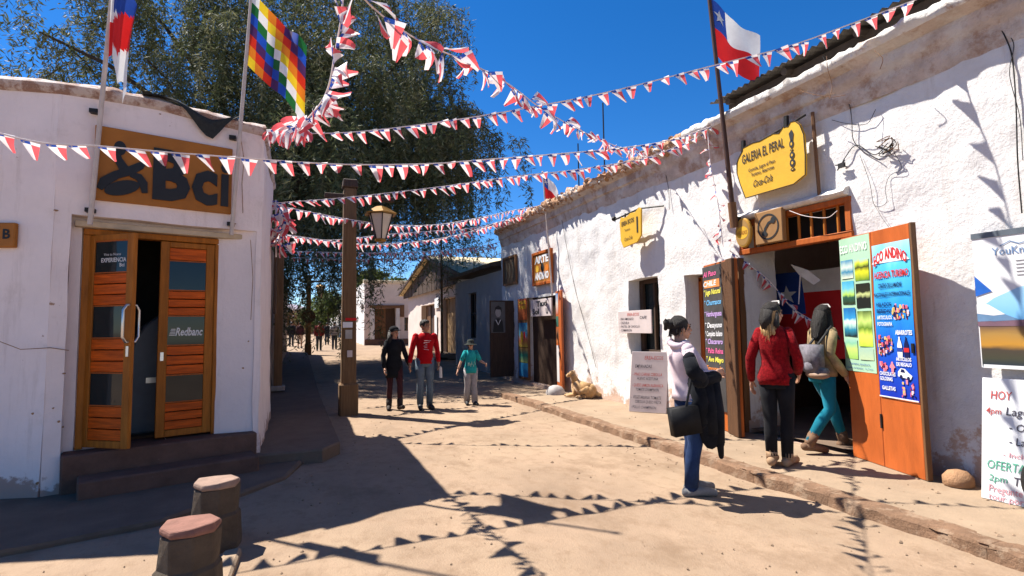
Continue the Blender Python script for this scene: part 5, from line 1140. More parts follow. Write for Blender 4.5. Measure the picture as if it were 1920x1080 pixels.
# dark wheel leaning at the frame's edge
wc = Vector((5.00, 2.10, SW+.27)); wt_ = thing('rubber_ring', 'dark rubber tyre ring leaning on the front of the tour board at the right edge', 'tyre', wc)
ring = [];
for i in range(32):
    a = 2*math.pi*i/32; c = wc+Vector((0, -1, 0))*(.21*math.cos(a))+Z*(.21*math.sin(a)); e = (c-wc).normalized(); ring.append([c+e*(.06*math.cos(b))+Vector((1, 0, 0))*(.06*math.sin(b)) for b in [2*math.pi*k/10 for k in range(10)]])
mbw = MB(); mbw.loft(ring+[ring[0]], M_rubber, cap=False); put('tread', mbw, wt_, smooth=60); put('rim', MB().tube([wc+Vector((.03, 0, 0)), wc+Vector((-.03, 0, 0))], .15, 20), wt_, M_iron); put('hub', MB().tube([wc+Vector((.05, 0, 0)), wc+Vector((-.05, 0, 0))], .03, 10), wt_, M_steel)
mb = MB(); mb.ell((5.42, 3.02, SW+.05), (.13, .12, .10), None, 10); solo('corner_stone', mb, 'rounded stone at the wall foot between the folding door and the tour board', 'stone', M_mud, smooth=60)

# ---- far souvenir shop: boards, leaves and goods
fs_ = thing('shop_leaf', 'dark open door leaf standing out from the wall left of the far souvenir shop', 'door', (5.3, 14.0, SW)); put('leaf', MB().box((5.40, 14.02, 1.22), (.94, .06, 2.12)), fs_, M_wood_dk, bevel=.01)
for z in (.55, 1.3, 2.0): put('rail', MB().box((5.40, 13.985, z), (.84, .02, .1)), fs_, M_wood_dk)
t = thing('portrait_poster', 'black and white portrait poster on the dark door leaf of the far shop', 'poster', (5.1, 13.97, 1.4)); P = Panel(t, (4.95, 13.973, 1.38), (1, 0, 0), Z, (0, -1, 0)); P.rect('sheet', 0, 0, .42, .86, mat('poster_grey', (.10, .10, .10), .6), .0); P.poly('portrait_print', [(.05, .02), (.37, .02), (.34, .32), (.26, .40), (.16, .40), (.08, .30)], mat('print_dark', (.02, .02, .02), .6), .003); P.disc('portrait_print', .21, .56, .085, .13, mat('print_grey', (.3, .29, .28), .6), .004, 16); P.poly('portrait_print', [(.10, .55), (.12, .70), (.21, .76), (.31, .70), (.32, .54), (.285, .64), (.15, .65)], MATS['print_dark'], .005); P.stroke('portrait_print', [(.14, .36), (.21, .22), (.28, .36)], .025, M_whiteb, .005); P.done()
t = thing('picture_banner', 'tall colourful picture banner on the board beside the far shop doorway', 'banner', (WX-.1, 13.2, .2)); put('board', MB().box((WX-.06, 13.14, 1.22), (.05, .72, 2.14)), t, M_wood_br, bevel=.006); P = Panel(t, (WX-.087, 13.46, .22), UR, Z, NR)
for i, (v0, v1, st_) in enumerate([(0, .36, [(0, (.02, .16, .34)), (1, (.03, .22, .42))]), (.37, .76, [(0, (.25, .3, .1)), (.5, (.02, .2, .14)), (1, (.4, .2, .05))]), (.78, 1.42, [(0, (.5, .35, .05)), (.3, (.4, .1, .05)), (.5, (.1, .3, .4)), (1, (.03, .15, .3))]), (1.5, 2.06, [(0, (.32, .07, .02)), (.5, (.4, .1, .03)), (1, (.28, .05, .02))])]): P.rect('picture', .03, v0, .62, v1, grad('banner_print_%d' % i, st_), .003); P.done()
for i, s_ in enumerate(('MASAJE', 'TURISMO')): P.text('lettering', s_, .08, 1.92-.13*i, .09, M_yellow, width=.46, bold=.03, lift=.006)
P.disc('figure_print', .25, 1.05, .10, .16, M_yellow, .006, 9); P.disc('figure_print', .42, 1.1, .06, .10, M_redflag, .006, 7); P.done()
t = thing('taxi_board', 'white hand painted board reading TAXI SOL hung across the far shop doorway', 'sign', (WX-.13, 12, 1.9)); put('board', MB().box((WX-.13, 11.87, 2.0), (.03, 1.2, .42)), t, M_offw, bevel=.004); P = Panel(t, (WX-.147, 12.47, 1.79), UR, Z, NR); P.text('lettering', 'Taxi', .36, .24, .13, M_ink, width=.6, bold=.03, slope=.03); P.text('lettering', 'Sol', .12, .05, .13, M_ink, width=.38, bold=.03, slope=.03); P.text('lettering', 'U', .9, .06, .13, M_ink, bold=.03); P.done()
t = thing('shop_leaf', 'orange brown door leaf with picture strips at the right of the far shop', 'door', (WX-.1, 11.1, SW)); U = Vector((-.13, -.52, 0)).normalized(); N = Vector((U.y, -U.x, 0)); c = Vector((5.535, 10.94, 1.25)); put('leaf', MB().box(c, (.54, .05, 2.2), Matrix.Rotation(math.atan2(U.y, U.x), 3, 'Z')), t, M_door_or, bevel=.006)
P = Panel(t, c-Z*1.1-U*.26+N*.026, U, Z, N)
for i, (v0, v1, st_) in enumerate([(.12, .95, [(0, (.5, .5, .5)), (.5, (.6, .58, .55)), (1, (.55, .5, .5))]), (1.0, 1.35, [(0, (.4, .12, .03)), (.5, (.15, .08, .04)), (1, (.35, .1, .03))]), (1.38, 1.62, [(0, (.02, .08, .06)), (1, (.05, .14, .1))]), (1.66, 2.15, [(0, (.4, .1, .05)), (.5, (.5, .45, .4)), (1, (.1, .2, .4))])]): P.rect('picture', .02, v0, .27, v1, grad('strip_print_%d' % i, st_), .003); P.done()
t = thing('rest_stone', 'flat grey rounded stone on the pavement beside the lying dog', 'stone', (5.1, 10.3, SW)); rs_ = [[(5.12+.21*r*math.cos(a), 10.38+.18*r*math.sin(a), SW+z) for a in [2*math.pi*k/16 for k in range(16)]] for r, z in ((1, -.03), (1.02, .04), (.9, .10), (.66, .16), (.3, .19), (.05, .195))]
put('dome', MB().loft(rs_), t, mat('dome_grey', (.36, .33, .31), .7, .2, 9), smooth=60)
t = thing('shop_board', 'orange framed board of white painted panels on the wall above the far shop', 'sign', (WX-.1, 11.9, 2.6)); put('back', MB().box((WX-.06, 11.9, 2.98), (.04, 1.02, .78)), t, M_orange_sign)
for (y, z, sy, sz) in ((11.9, 3.37, 1.12, .07), (11.9, 2.60, 1.12, .07), (12.42, 2.985, .07, .70), (11.38, 2.985, .07, .70)): put('frame', MB().box((WX-.07, y, z), (.07, sy, sz)), t, M_wood_or, bevel=.006)
P = Panel(t, (WX-.082, 12.36, 2.66), UR, Z, NR); P.text('lettering', 'ARTE', .05, .46, .17, M_whiteb, width=.8, bold=.05); P.text('lettering', 'ANDINO', .05, .05, .17, M_whiteb, width=.8, bold=.05); P.disc('figure_print', .50, .33, .09, .12, M_ink, .004, 7); P.disc('figure_print', .75, .30, .1, .09, WI[2], .004, 9); P.disc('figure_print', .2, .32, .1, .09, M_yellow, .004, 9); P.done()
t = thing('dark_plaque', 'dark framed plaque in tree shade at the far end of the long white wall', 'plaque', (WX-.1, 14.1, 2.8)); put('board', MB().box((WX-.05, 14.1, 3.14), (.04, .9, .72)), t, mat('plaque_brown', (.09, .055, .03), .7, .3, 6)); 
for (y, z, sy, sz) in ((14.1, 3.52, 1.0, .06), (14.1, 2.76, 1.0, .06), (14.57, 3.14, .06, .70), (13.63, 3.14, .06, .70)): put('frame', MB().box((WX-.06, y, z), (.06, sy, sz)), t, M_wood_br)
P = Panel(t, (WX-.072, 14.5, 2.82), UR, Z, NR)
for k in range(3): P.stroke('figure_print', [(.15+.25*k, .1), (.2+.25*k, .35), (.13+.25*k, .55)], .06, mat('plaque_ink', (.22, .17, .1), .7), .004)
P.done()

# ---- flags hung inside the shop
t = thing('hanging_flag', 'big crumpled red and blue flag with one star draped inside the dark doorway', 'flag', (6.9, 4.8, 1.2))
f_, s_ = cloth((6.85, 6.18, 2.30), (6.85, 6.12, 1.05), Vector((.05, -1.35, .0)), 20, 16, .06, lambda u, v: M_blue if (u < .36 and v < .52) else (M_white if v < .25 else M_redflag), 1, star=(.17, .27, .12)); put('cloth', f_, t, smooth=180); put('star', s_, t)
t = thing('hanging_flag', 'wide dark red flag with a starred blue corner strung under the shop ceiling', 'flag', (7.3, 4.3, 2.2))
f_, s_ = cloth((7.3, 3.3, 2.62), (7.3, 3.3, 1.95), Vector((0, 1.9, .05)), 20, 12, .05, lambda u, v: M_blue if u < .3 else M_redflag, 2, star=(.16, .5, .2)); put('cloth', f_, t, smooth=180); put('star', s_, t)
t = thing('hanging_pennon', 'white rag pennon dangling at the top of the shop doorway', 'pennon', (6.3, 5.1, 2.3)); put('cloth', MB().add([(6.35, 5.42, 2.36), (6.35, 5.15, 2.25), (6.36, 4.98, 2.10), (6.4, 5.12, 2.05), (6.36, 5.3, 2.2)], [(0, 1, 4), (1, 2, 3, 4)], M_white), t); put('cord', MB().tube([(6.36, 5.28, 2.2), (6.36, 5.33, 1.8)], .008, 5), t, M_cord)

# ---- cables, a shadow-line tube and dry vines on the right wall
def wallcable(label, pxs, r=.006, off=.03, name='cable', m=None, cat='cable'):
    pts = catmull([at_x(x, y, WX-off-.012*math.sin(i*2.3)) for i, (x, y) in enumerate(pxs)], 8); solo(name, MB().tube(pts, r*.62, 5, m or M_iron), label, cat, smooth=60)
wallcable('thin dark cast-shadow line down the white wall between the far flag and the lying dog', [(1052, 405), (1062, 460), (1078, 540), (1100, 620), (1118, 690)], .008)  # solid tube put in for a shadow cast on the wall, no real cable
wallcable('cable looping down from the crest past the tin roof to a tangle of wire', [(1543, 105), (1562, 150), (1590, 190), (1597, 225), (1600, 262), (1620, 285), (1650, 300)], .007)
wallcable('cable swinging from the tangle of wire to a loose black clamp', [(1665, 268), (1640, 290), (1606, 272), (1585, 295), (1578, 308)], .008)
wallcable('wire sagging across below the crest beside the big yellow sign', [(1560, 225), (1590, 232), (1625, 232), (1642, 205)], .005)
wallcable('looped wire hanging below the tangle on the white wall', [(1676, 285), (1690, 315), (1668, 330), (1660, 355), (1662, 380), (1640, 385), (1630, 340), (1612, 290)], .004)
wallcable('wire dropping from the tangle to the orange door top', [(1640, 385), (1655, 410), (1668, 428)], .003)
wallcable('dark conduit running down the white wall at the right edge', [(1868, 40), (1885, 70), (1898, 110), (1905, 200), (1908, 300), (1916, 400)], .009)
wallcable('second loose wire beside the dark conduit at the right edge', [(1845, 0), (1870, 45), (1900, 80), (1893, 140), (1912, 220), (1918, 300)], .005)
wallcable('white cable drooping along the ledge over the transom', [(1480, 395), (1510, 405), (1550, 408), (1570, 395)], .006, .13, m=M_cord)
wallcable('cable hanging above the small yellow sign from the crumbled crest', [(1243, 300), (1250, 335), (1254, 360), (1255, 392)], .007)
rg = random.Random(11); t = thing('wire_tangle', 'brown tangle of wire and dry twigs stuck on the white wall', 'tangle', at_x(1665, 275, WX-.06))
for i in range(9):
    c = at_x(1665+rg.uniform(-6, 6), 275+rg.uniform(-5, 5), WX-.07); pts = [c+Vector((rg.uniform(-.03, .02), rg.uniform(-.10, .10), rg.uniform(-.08, .08))) for k in range(4)]; put('strand', MB().tube(catmull(pts, 4), .0042, 5), t, M_wood_br if i % 2 else M_iron)
t = thing('wire_clamp', 'loose black clamp and wire loop hanging on the white wall', 'clamp', at_x(1578, 308, WX-.05)); c = at_x(1578, 310, WX-.06); put('clamp', MB().box(c, (.03, .07, .05)), t, M_black)
for k in range(4): put('prong', MB().tube([c, c+Vector((0, .08*math.cos(k*1.7+.4), .06*math.sin(k*1.7+.4)))], .007, 5), t, M_black)
for k, pl in enumerate([[(1550, 105), (1552, 130), (1560, 160), (1555, 185)], [(1500, 170), (1530, 178), (1560, 182), (1585, 178)], [(1640, 95), (1655, 110), (1650, 130)]]):
    wallcable(['dry brown vine stem hanging over the crest by the tin roof', 'dry vine stem lying along the cornice above the yellow sign', 'short dry twig caught in the crest plaster'][k], pl, .006, .30, 'dry_vine', M_wood_br, 'vine')

# ---- gravel on the street
rg = np.random.default_rng(2); N_ = 800; V = []; F = []; ocx = [(1, 0, 0), (-1, 0, 0), (0, 1, 0), (0, -1, 0), (0, 0, 1), (0, 0, -1)]; OF = [(0, 2, 4), (2, 1, 4), (1, 3, 4), (3, 0, 4), (2, 0, 5), (1, 2, 5), (3, 1, 5), (0, 3, 5)]
k = 0
while k < N_:
    x = rg.uniform(-4, 5.5); y = rg.uniform(1.2, 14)*rg.uniform(.4, 1)
    edge = math.exp(-abs(x-4.0)*2.5)+math.exp(-abs(x+.2-.5*(y > 7))*1.6)
    if rg.random() > .25+edge or (x < 0 and y > 4.6): continue
    r = rg.uniform(.004, .014)*(1.6 if rg.random() < .06 else 1); z = (SW+.006 if x > 4.25 else .004+.014*fbm((x*.55, y*.45, 0), 4)); o = len(V)
    V += [(x+a*r*rg.uniform(.6, 1.3), y+b*r*rg.uniform(.6, 1.3), z+c*r*.7) for a, b, c in ocx]; F += [tuple(i+o for i in f) for f in OF]; k += 1
mb = MB(); mb.add(V, F, mat('gravel', (.25, .17, .11), .95, .5, 20)); put('gravel', mb, None, kind='stuff')
# ================================================================== PEOPLE AND THE DOG
def clothmat(name, col, var=.2, bump=.0015, scale=120, **k): return mat(name, col, .9, var, k.pop('vs', 8), bump, scale, sheen=.04, spec=.06, **k)
class Human:
    def __init__(s, label, loc, face, H, pose=None, skin=M_skin, female=True, voxel=.011, group=None, lean=(0, 0), yaw=0.0, nod=0.0, fingers=True):
        s.t = thing('person', label, 'person', loc, group); s.t.rotation_euler = (0, 0, math.atan2(-face[0], face[1])); s.k = H/1.70; s.vx = voxel; s.skin = skin; s.f = female; s.fing = fingers
        sh = .142 if female else .178
        s.J = dict(RH=(.085, 0, .90), LH=(-.085, 0, .90), RK=(.09, .02, .49), LK=(-.09, .02, .49), RA=(.09, -.02, .085), LA=(-.09, -.02, .085), RS=(sh, 0, 1.385), LS=(-sh, 0, 1.385), RE=(sh+.055, -.03, 1.11), LE=(-sh-.055, -.03, 1.11), RW=(sh+.065, .05, .87), LW=(-sh-.065, .05, .87), RT=None, LT=None)
        s.J.update(pose or {}); s.J = {a: (Vector(b) if b is not None else None) for a, b in s.J.items()}
        s.lean = Vector((lean[0], lean[1], 0)); s.yaw = yaw; s.nod = nod
        for q in ('RS', 'LS'): s.J[q] = s.J[q]+s.lean*.9
        for q in 'RL':
            if s.J[q+'T'] is None: s.J[q+'T'] = s.J[q+'A']+Vector((.02 if q == 'R' else -.02, .16, -.045))
        s.hc = Vector((0, .02, 1.585))+s.lean*1.12; s.hm = Matrix.Rotation(yaw, 3, 'Z') @ Matrix.Rotation(nod, 3, 'X')
    def P(s, v): return Vector(v)*s.k
    def torso(s, mb, inf=0.0, z0=.86, z1=1.46, hem=0.0, belly=0.0):
        w = .84 if s.f else 1.0; sh = s.J['RS'].x
        tab = [(.80, .135, .10), (.90, .152, .112), (.98, .142, .102), (1.07, .13*w, .088), (1.20, .148*w, .102), (1.30, sh*.98, .105), (1.37, sh*.95, .085), (1.415, sh*.60, .068), (1.45, .062, .060), (1.49, .054, .056)]
        zs = sorted(set([z0, z1]+[z0+(z1-z0)*i/9 for i in range(10)])); R_ = []
        for z in zs:
            rx = np.interp(z, [a[0] for a in tab], [a[1] for a in tab])+inf; ry = np.interp(z, [a[0] for a in tab], [a[2] for a in tab])+inf
            h = hem*max(0, 1-(z-z0)/.22); rx += h; ry += h+belly*math.exp(-((z-1.08)/.1)**2)
            c = s.lean*max(0, (z-.9)/.5); R_.append([s.P((c.x+rx*math.cos(2*math.pi*j/20), c.y+ry*math.sin(2*math.pi*j/20), z)) for j in range(20)])
        mb.loft(R_)
    def leg(s, mb, q, inf=0.0, end=1.0, flare=0.0, top=True):
        h, k, a = s.J[q+'H'], s.J[q+'K'], s.J[q+'A']; m = k.lerp(a, .35)+Vector((0, -.012, 0)); e = k.lerp(a, end)
        pts = [h+Vector((0, 0, .02)), h.lerp(k, .5), k, m, e] if end > .5 else [h+Vector((0, 0, .02)), h.lerp(k, .5), k, e]
        rs = [.083, .068, .050, .050, .036] if end > .5 else [.088, .073, .054, .055]
        rs = [(r+inf)*s.k for r in rs]; rs[-1] += flare; mb.limb([s.P(p) for p in pts], rs, 14)
    def arm(s, mb, q, inf=0.0, end=1.0, cuff=0.0):
        a, e, w_ = s.J[q+'S'], s.J[q+'E'], s.J[q+'W']; L1 = (e-a).length; L2 = (w_-e).length; d = end*(L1+L2)
        if d > L1: pts = [a, a.lerp(e, .5), e, e.lerp(w_, (d-L1)/L2*.5), e.lerp(w_, (d-L1)/L2)]; rs = [.047, .042, .037, .035, .035-.011*(d-L1)/L2]
        else: pts = [a, a.lerp(e, .5*d/L1), a.lerp(e, d/L1)]; rs = [.052, .046, .042]
        rs = [(r+inf)*s.k*(1 if s.f else 1.12) for r in rs]; rs[-1] += cuff; mb.limb([s.P(p) for p in pts], rs, 12)
    def hand(s, mb, q, curl=.5):
        e, w_ = s.J[q+'E'], s.J[q+'W']; d = (w_-e).normalized(); sx = 1 if q == 'R' else -1
        n = Vector((-sx, 0, 0)); n = (n-d*n.dot(d)).normalized(); sd_ = d.cross(n)*sx*-1   # palm faces inward; the thumb side looks forward
        if sd_.y < 0 and abs(d.z) > .5: sd_ = -sd_
        p = w_+d*.045; M = Matrix((sd_, n, d)).transposed(); mb.ell(s.P(p), tuple(x*s.k for x in (.04, .017, .052)), M, 12)
        mb.tube([s.P(w_-d*.02), s.P(w_+d*.02)], [.026*s.k, .024*s.k], 10)
        if not s.fing: mb.ell(s.P(p+d*.06), tuple(x*s.k for x in (.034, .016, .05)), M, 8); return
        for i, (o, l) in enumerate(((.028, .072), (.010, .082), (-.009, .077), (-.027, .060))):
            b = p+d*.035+sd_*o; m1 = b+d*l*.5+n*l*.12*curl; t1 = m1+(d*math.cos(curl*1.1)+n*math.sin(curl*1.1))*l*.5
            mb.limb([s.P(b), s.P(m1), s.P(t1)], [.0098*s.k, .009*s.k, .0078*s.k], 8)
        b = w_+d*.025+sd_*.028; m1 = b+d*.03+sd_*.022+n*.012; t1 = m1+d*.033+sd_*.004+n*.012; mb.limb([s.P(b), s.P(m1), s.P(t1)], [.0125*s.k, .0105*s.k, .009*s.k], 8)
    def foot(s, mb, q, inf=0.0, sole=0.0):
        a, t = s.J[q+'A'], s.J[q+'T']; d = (t-a); d.z = 0; d.normalize(); lift = t.z-.04
        hl = a-d*.05+Vector((0, 0, -.045)); mb.limb([s.P(hl), s.P(a.lerp(t, .5)+Vector((0, 0, -.012))), s.P(t+d*.05+Vector((0, 0, -.008)))], [(.036+inf)*s.k, (.038+inf)*s.k, (.028+inf)*s.k], 12)
        mb.limb([s.P(a), s.P(hl.lerp(t, .3)+Vector((0, 0, .01)))], [(.036+inf)*s.k, (.036+inf)*s.k], 10)
    def hd(s, v): return s.P(s.hc+s.hm @ Vector(v))
    def head(s, mb):
        k = s.k; R3 = s.hm; sc_ = lambda *r: tuple(x*k for x in r)
        mb.ell(s.hd((0, -.012, .022)), sc_(.073, .091, .092), R3, 18); mb.ell(s.hd((0, .028, -.045)), sc_(.055, .058, .062), R3, 14); mb.ell(s.hd((0, .055, -.085)), sc_(.026, .024, .022), R3, 10)
        mb.limb([s.hd((0, .078, .012)), s.hd((0, .100, -.022)), s.hd((0, .088, -.030))], [.010*k, .0135*k, .010*k], 8); mb.ell(s.hd((0, .078, -.055)), sc_(.022, .013, .010), R3, 8)
        mb.ell(s.hd((0, .068, .030)), sc_(.045, .02, .014), R3, 10)
        for sx in (-1, 1): mb.ell(s.hd((sx*.074, -.012, -.012)), sc_(.010, .019, .030), R3, 8); mb.ell(s.hd((sx*.036, .062, -.025)), sc_(.022, .02, .02), R3, 8)
        mb.tube([s.P(Vector((0, -.005, 1.40))+s.lean), s.hd((0, -.015, -.05))], [.058*k, .050*k], 14)
    def build_body(s, curl=.5, hide_feet=True):
        mb = MB(); s.torso(mb); s.head(mb)
        for q in 'RL': s.leg(mb, q); s.arm(mb, q); s.hand(mb, q, curl); s.foot(mb, q)
        b = put('body', remesh(mb, s.vx*.85, 1), s.t, None); b.data.materials.clear(); b.data.materials.append(s.skin)
        for sx in (-1, 1):
            e = put('eye', MB().ell(s.hd((sx*.031, .0775, .012)), tuple(x*s.k for x in (.0135, .007, .0075)), s.hm, 10).mesh('eye'), s.t); e.data.materials.append(mat('eye_dark', (.03, .018, .012), .2))
            e = put('eyebrow', MB().tube([s.hd((sx*.014, .086, .032)), s.hd((sx*.032, .086, .037)), s.hd((sx*.05, .074, .031))], .0042*s.k, 6).mesh('eyebrow'), s.t); e.data.materials.append(M_hair)
        e = put('mouth', MB().ell(s.hd((0, .0905, -.055)), tuple(x*s.k for x in (.021, .006, .006)), s.hm, 10).mesh('mouth'), s.t); e.data.materials.append(mat('lips', (.32, .10, .08), .5))
    def part(s, name, mb, m, wr=.004, vox=None, smooth=1, wf=(10, 10, 6), label=None):
        o = put(name, remesh(mb, vox or s.vx, smooth, wr, wf, seed=len(name)*1.7+s.k*9), s.t, label=label); o.data.materials.clear(); o.data.materials.append(m); return o
    def top(s, m, name='sweater', hem_z=.86, sleeve=.97, inf=.022, hem=.01, wr=.008, neck=1.45, cuff=.0, belly=0.0, sl_inf=None):
        mb = MB(); s.torso(mb, inf, hem_z, neck, hem, belly)
        for q in 'RL': s.arm(mb, q, inf*.55 if sl_inf is None else sl_inf, sleeve, cuff)
        return s.part(name, mb, m, wr)
    def trousers(s, m, name='trousers', end=.97, inf=.014, flare=0.0, wr=.006, z1=1.0):
        mb = MB(); s.torso(mb, .012, .80, z1)
        for q in 'RL': s.leg(mb, q, inf, end, flare)
        return s.part(name, mb, m, wr)
    def shoes(s, m, inf=.008, shaft=0.0, sole=None):
        for q in 'RL':
            mb = MB(); s.foot(mb, q, inf)
            if shaft: a, k = s.J[q+'A'], s.J[q+'K']; mb.limb([s.P(a+Vector((0, 0, -.03))), s.P(a.lerp(k, shaft))], [(.044+inf)*s.k, (.05+inf)*s.k], 12)
            s.part('shoe', mb, m, .001, s.vx*.9)
    def hair(s, m, extra=(), name='hair', cap=True, wr=.006):
        mb = MB()
        if cap: mb.ell(s.hd((0, -.024, .034)), tuple(x*s.k for x in (.084, .097, .094)), s.hm, 18)
        for e in extra:
            if e[0] == 'e': mb.ell(s.hd(e[1]), tuple(x*s.k for x in e[2]), s.hm, 14)
            else: mb.limb([s.hd(p) for p in e[1]], [r*s.k for r in e[2]], 10)
        return s.part(name, mb, m, wr, s.vx*.9, 1, (26, 26, 5))

# --- woman in profile with a jacket over her arms
wp = at_z(1296, 926, 0); fx = Vector((.95, -.25, 0)).normalized()
w1 = Human('woman with dark hair bun, pink scarf and black jacket, standing in the street', wp, fx, 1.62,
           dict(RE=(.20, .02, 1.13), RW=(.10, .25, 1.15), LE=(-.20, .05, 1.13), LW=(-.06, .27, 1.13), RA=(.075, -.03, .085), LA=(-.075, .05, .085), RK=(.08, .02, .49), LK=(-.08, .07, .49)), lean=(0, -.055), nod=.02)
w1.build_body(.9); w1.trousers(clothmat('blue_denim', lin(34, 50, 82), .45, vs=5), 'jeans', .99, .020, .010, .010); w1.shoes(mat('grey_trainer', (.17, .165, .16), .6, .2, 20), .010)
w1.top(clothmat('pale_pink_cotton', (.62, .50, .52), .1), 'shirt', .90, .95, .024, .01, .010)
w1.hair(M_hair, [('e', (0, -.115, .045), (.05, .052, .05)), ('l', [(0, -.10, .05), (.01, -.15, .06), (.0, -.16, .0)], (.03, .035, .018)), ('l', [(0, -.14, .05), (.03, -.165, .09)], (.012, .008)), ('e', (0, -.06, -.02), (.068, .05, .05)), ('l', [(.07, .0, .01), (.07, .005, -.03)], (.014, .006))])
mb = MB(); rings = []
for i in range(22):
    a = 2*math.pi*i/22; rings.append(w1.P(Vector((.10*math.cos(a), .085*math.sin(a)-.02, 1.43+.028*math.sin(a*2)-.02*math.sin(a)))+w1.lean))
mb.tube(rings+[rings[0]], .029, 10); mb.limb([w1.P(Vector((.04, .085, 1.40))+w1.lean), w1.P((.06, .13, 1.22)), w1.P((.07, .20, 1.02)), w1.P((.05, .30, .78))], [.035, .042, .045, .02], 10); w1.part('scarf', mb, clothmat('pale_scarf', (.58, .47, .50), .15), .012, .010, 1, (16, 16, 10))
mb = MB(); P = w1.P
mb.limb([P((.20, -.06, 1.30)), P((.24, -.05, 1.19)), P((.235, .03, 1.10))], [.055, .070, .070], 14)
mb.limb([P((.235, .0, 1.10)), P((.16, .20, 1.12)), P((-.02, .25, 1.11))], [.070, .060, .05], 12)
mb.ell(P((.165, .11, .86)), (.06, .15, .25), None, 16); mb.ell(P((.16, .15, .68)), (.05, .12, .22), None, 16)
for (z0, y0_, z1, y1_, r0, r1) in ((1.08, .02, .70, .06, .10, .085), (1.07, .12, .60, .17, .10, .085), (1.06, .20, .50, .27, .085, .065), (1.02, .06, .78, -.02, .09, .07), (.80, .20, .38, .285, .06, .035)):
    mb.limb([P((.16, y0_*.85, z0)), P((.17, (y0_+y1_)*.43+.01, (z0+z1)/2)), P((.15, y1_*.85, z1))], [r0*.8, (r0+r1)*.4, r1*.8], 12)
w1.part('jacket', mb, clothmat('black_jacket', (.010, .011, .014), .4), .014, .011, 14, (11, 11, 6))
mb = MB(); c = P((.215, -.135, .735)); rg8 = []
mb.box(c, (.10, .25, .24), Matrix.Rotation(.12, 3, 'X')); w1.part('shoulder_bag', mb, mat('black_leather', (.008, .008, .009), .6, .3, 10, .002, 60, spec=.15), .014, .011, 12, (9, 9, 9))
o = put('strap', MB().tube([P((.215, -.12, .85)), P((.215, -.06, 1.1)), P(Vector((.13, .02, 1.43))+w1.lean), P(Vector((-.02, .135, 1.30))+w1.lean*.7), P((-.14, .14, 1.15))], .011, 6).mesh('strap', smooth=60), w1.t); o.data.materials.append(M_black)

# --- woman in the red sweater, back to us
wp = at_z(1463, 873, SW+.01); w2 = Human('woman in a chunky red sweater and black trousers seen from behind at the doorway', wp, (.86, .42, 0), 1.66,
    dict(LE=(-.235, -.05, 1.11), LW=(-.26, .03, .86), RE=(.22, -.01, 1.12), RW=(.18, .16, .95), RA=(.06, .05, .085), LA=(-.06, -.06, .10), RK=(.075, .06, .49), LK=(-.075, .0, .49)), yaw=-.55)
w2.build_body(.6); w2.trousers(clothmat('black_trousers', (.012, .012, .014), .3), 'trousers', .98, .016, .004); w2.shoes(mat('tan_suede', (.30, .19, .11), .9, .2, 20), .010, .12)
w2.top(clothmat('red_knit', lin(118, 14, 20), .5, .008, 70, vs=34), 'sweater', .84, .96, .020, .008, .016, sl_inf=.012)
w2.hair(M_hair, [('l', [(0, -.07, .03), (0, -.10, -.08), (0, -.085, -.17)], (.075, .075, .055)), ('l', [(-.065, -.03, 0), (-.075, -.05, -.12), (-.07, -.05, -.17)], (.03, .04, .03)), ('l', [(.065, -.03, 0), (.075, -.05, -.12), (.06, -.05, -.16)], (.03, .04, .03))])
w2.hair(M_hairb, [('l', [(-.06, -.09, -.13), (-.085, -.09, -.20), (-.09, -.085, -.25)], (.024, .022, .006)), ('l', [(0, -.11, -.14), (.005, -.115, -.22), (.01, -.11, -.29)], (.034, .028, .006)), ('l', [(.06, -.09, -.13), (.08, -.085, -.21), (.09, -.08, -.24)], (.022, .02, .005)), ('l', [(-.03, -.11, -.14), (-.04, -.115, -.27)], (.03, .012))], 'hair_tips', False)
o = put('sunglasses', MB().tube([w2.hd((-.085, .0, .10)), w2.hd((-.04, .04, .128)), w2.hd((.04, .04, .128)), w2.hd((.085, .0, .10))], .009, 6).mesh('sunglasses', smooth=60), w2.t); o.data.materials.append(mat('pale_plastic', (.5, .48, .45), .3))

def strands(h, name, m, n, zlen, spread=.08, seed=1, back=-.10):
    rg = random.Random(seed); mb = MB()
    for i in range(n):
        a = rg.uniform(-1.5, 1.5); x, y = .088*math.sin(a), back*math.cos(a)*.95-.012; L = zlen*rg.uniform(.75, 1.1)
        pts = [h.hd((x*.75, y*.75, .08)), h.hd((x, y, .0)), h.hd((x*1.1+rg.uniform(-.01, .01), y-.01, -L*.5)), h.hd((x+rg.uniform(-spread, spread)*.35, y-.012+rg.uniform(-.02, .02), -L))]; mb.tube(pts, [.005*h.k, .005*h.k, .0045*h.k, .0012], 4)
    o = put(name, mb.mesh(name, smooth=60), h.t); o.data.materials.append(m)
strands(w1, 'hair_strands', M_hair, 26, .09, seed=9, back=-.10); strands(w2, 'hair_strands', M_hair, 70, .20, seed=5); strands(w2, 'blond_strands', M_hairb, 80, .28, seed=6, back=-.118)
# --- woman with a small backpack stepping in
wp = at_z(1548, 846, SW+.01); w3 = Human('long haired woman in teal jeans with a small grey backpack striding past the doorway', wp, (.93, -.20, 0), 1.64,
    dict(LA=(-.06, .30, .10), LK=(-.075, .20, .50), LT=(-.07, .46, .055), RA=(.06, -.26, .125), RK=(.075, .02, .49), RT=(.07, -.11, .04), RE=(.23, -.06, 1.13), RW=(.25, .10, .90), LE=(-.22, .06, 1.12), LW=(-.22, .22, .92)), lean=(0, .05), yaw=.35, skin=M_skin2)
w3.build_body(.6); w3.trousers(clothmat('teal_denim', (.010, .14, .20), .25, vs=5), 'jeans', .95, .012, .0, .007); w3.shoes(mat('brown_boot', (.16, .09, .05), .8, .2, 20), .010, .22)
w3.top(clothmat('brown_camouflage', (.15, .10, .055), .1, vs=9, col2=(.34, .25, .13)), 'jacket', .88, .96, .028, .008, .010)
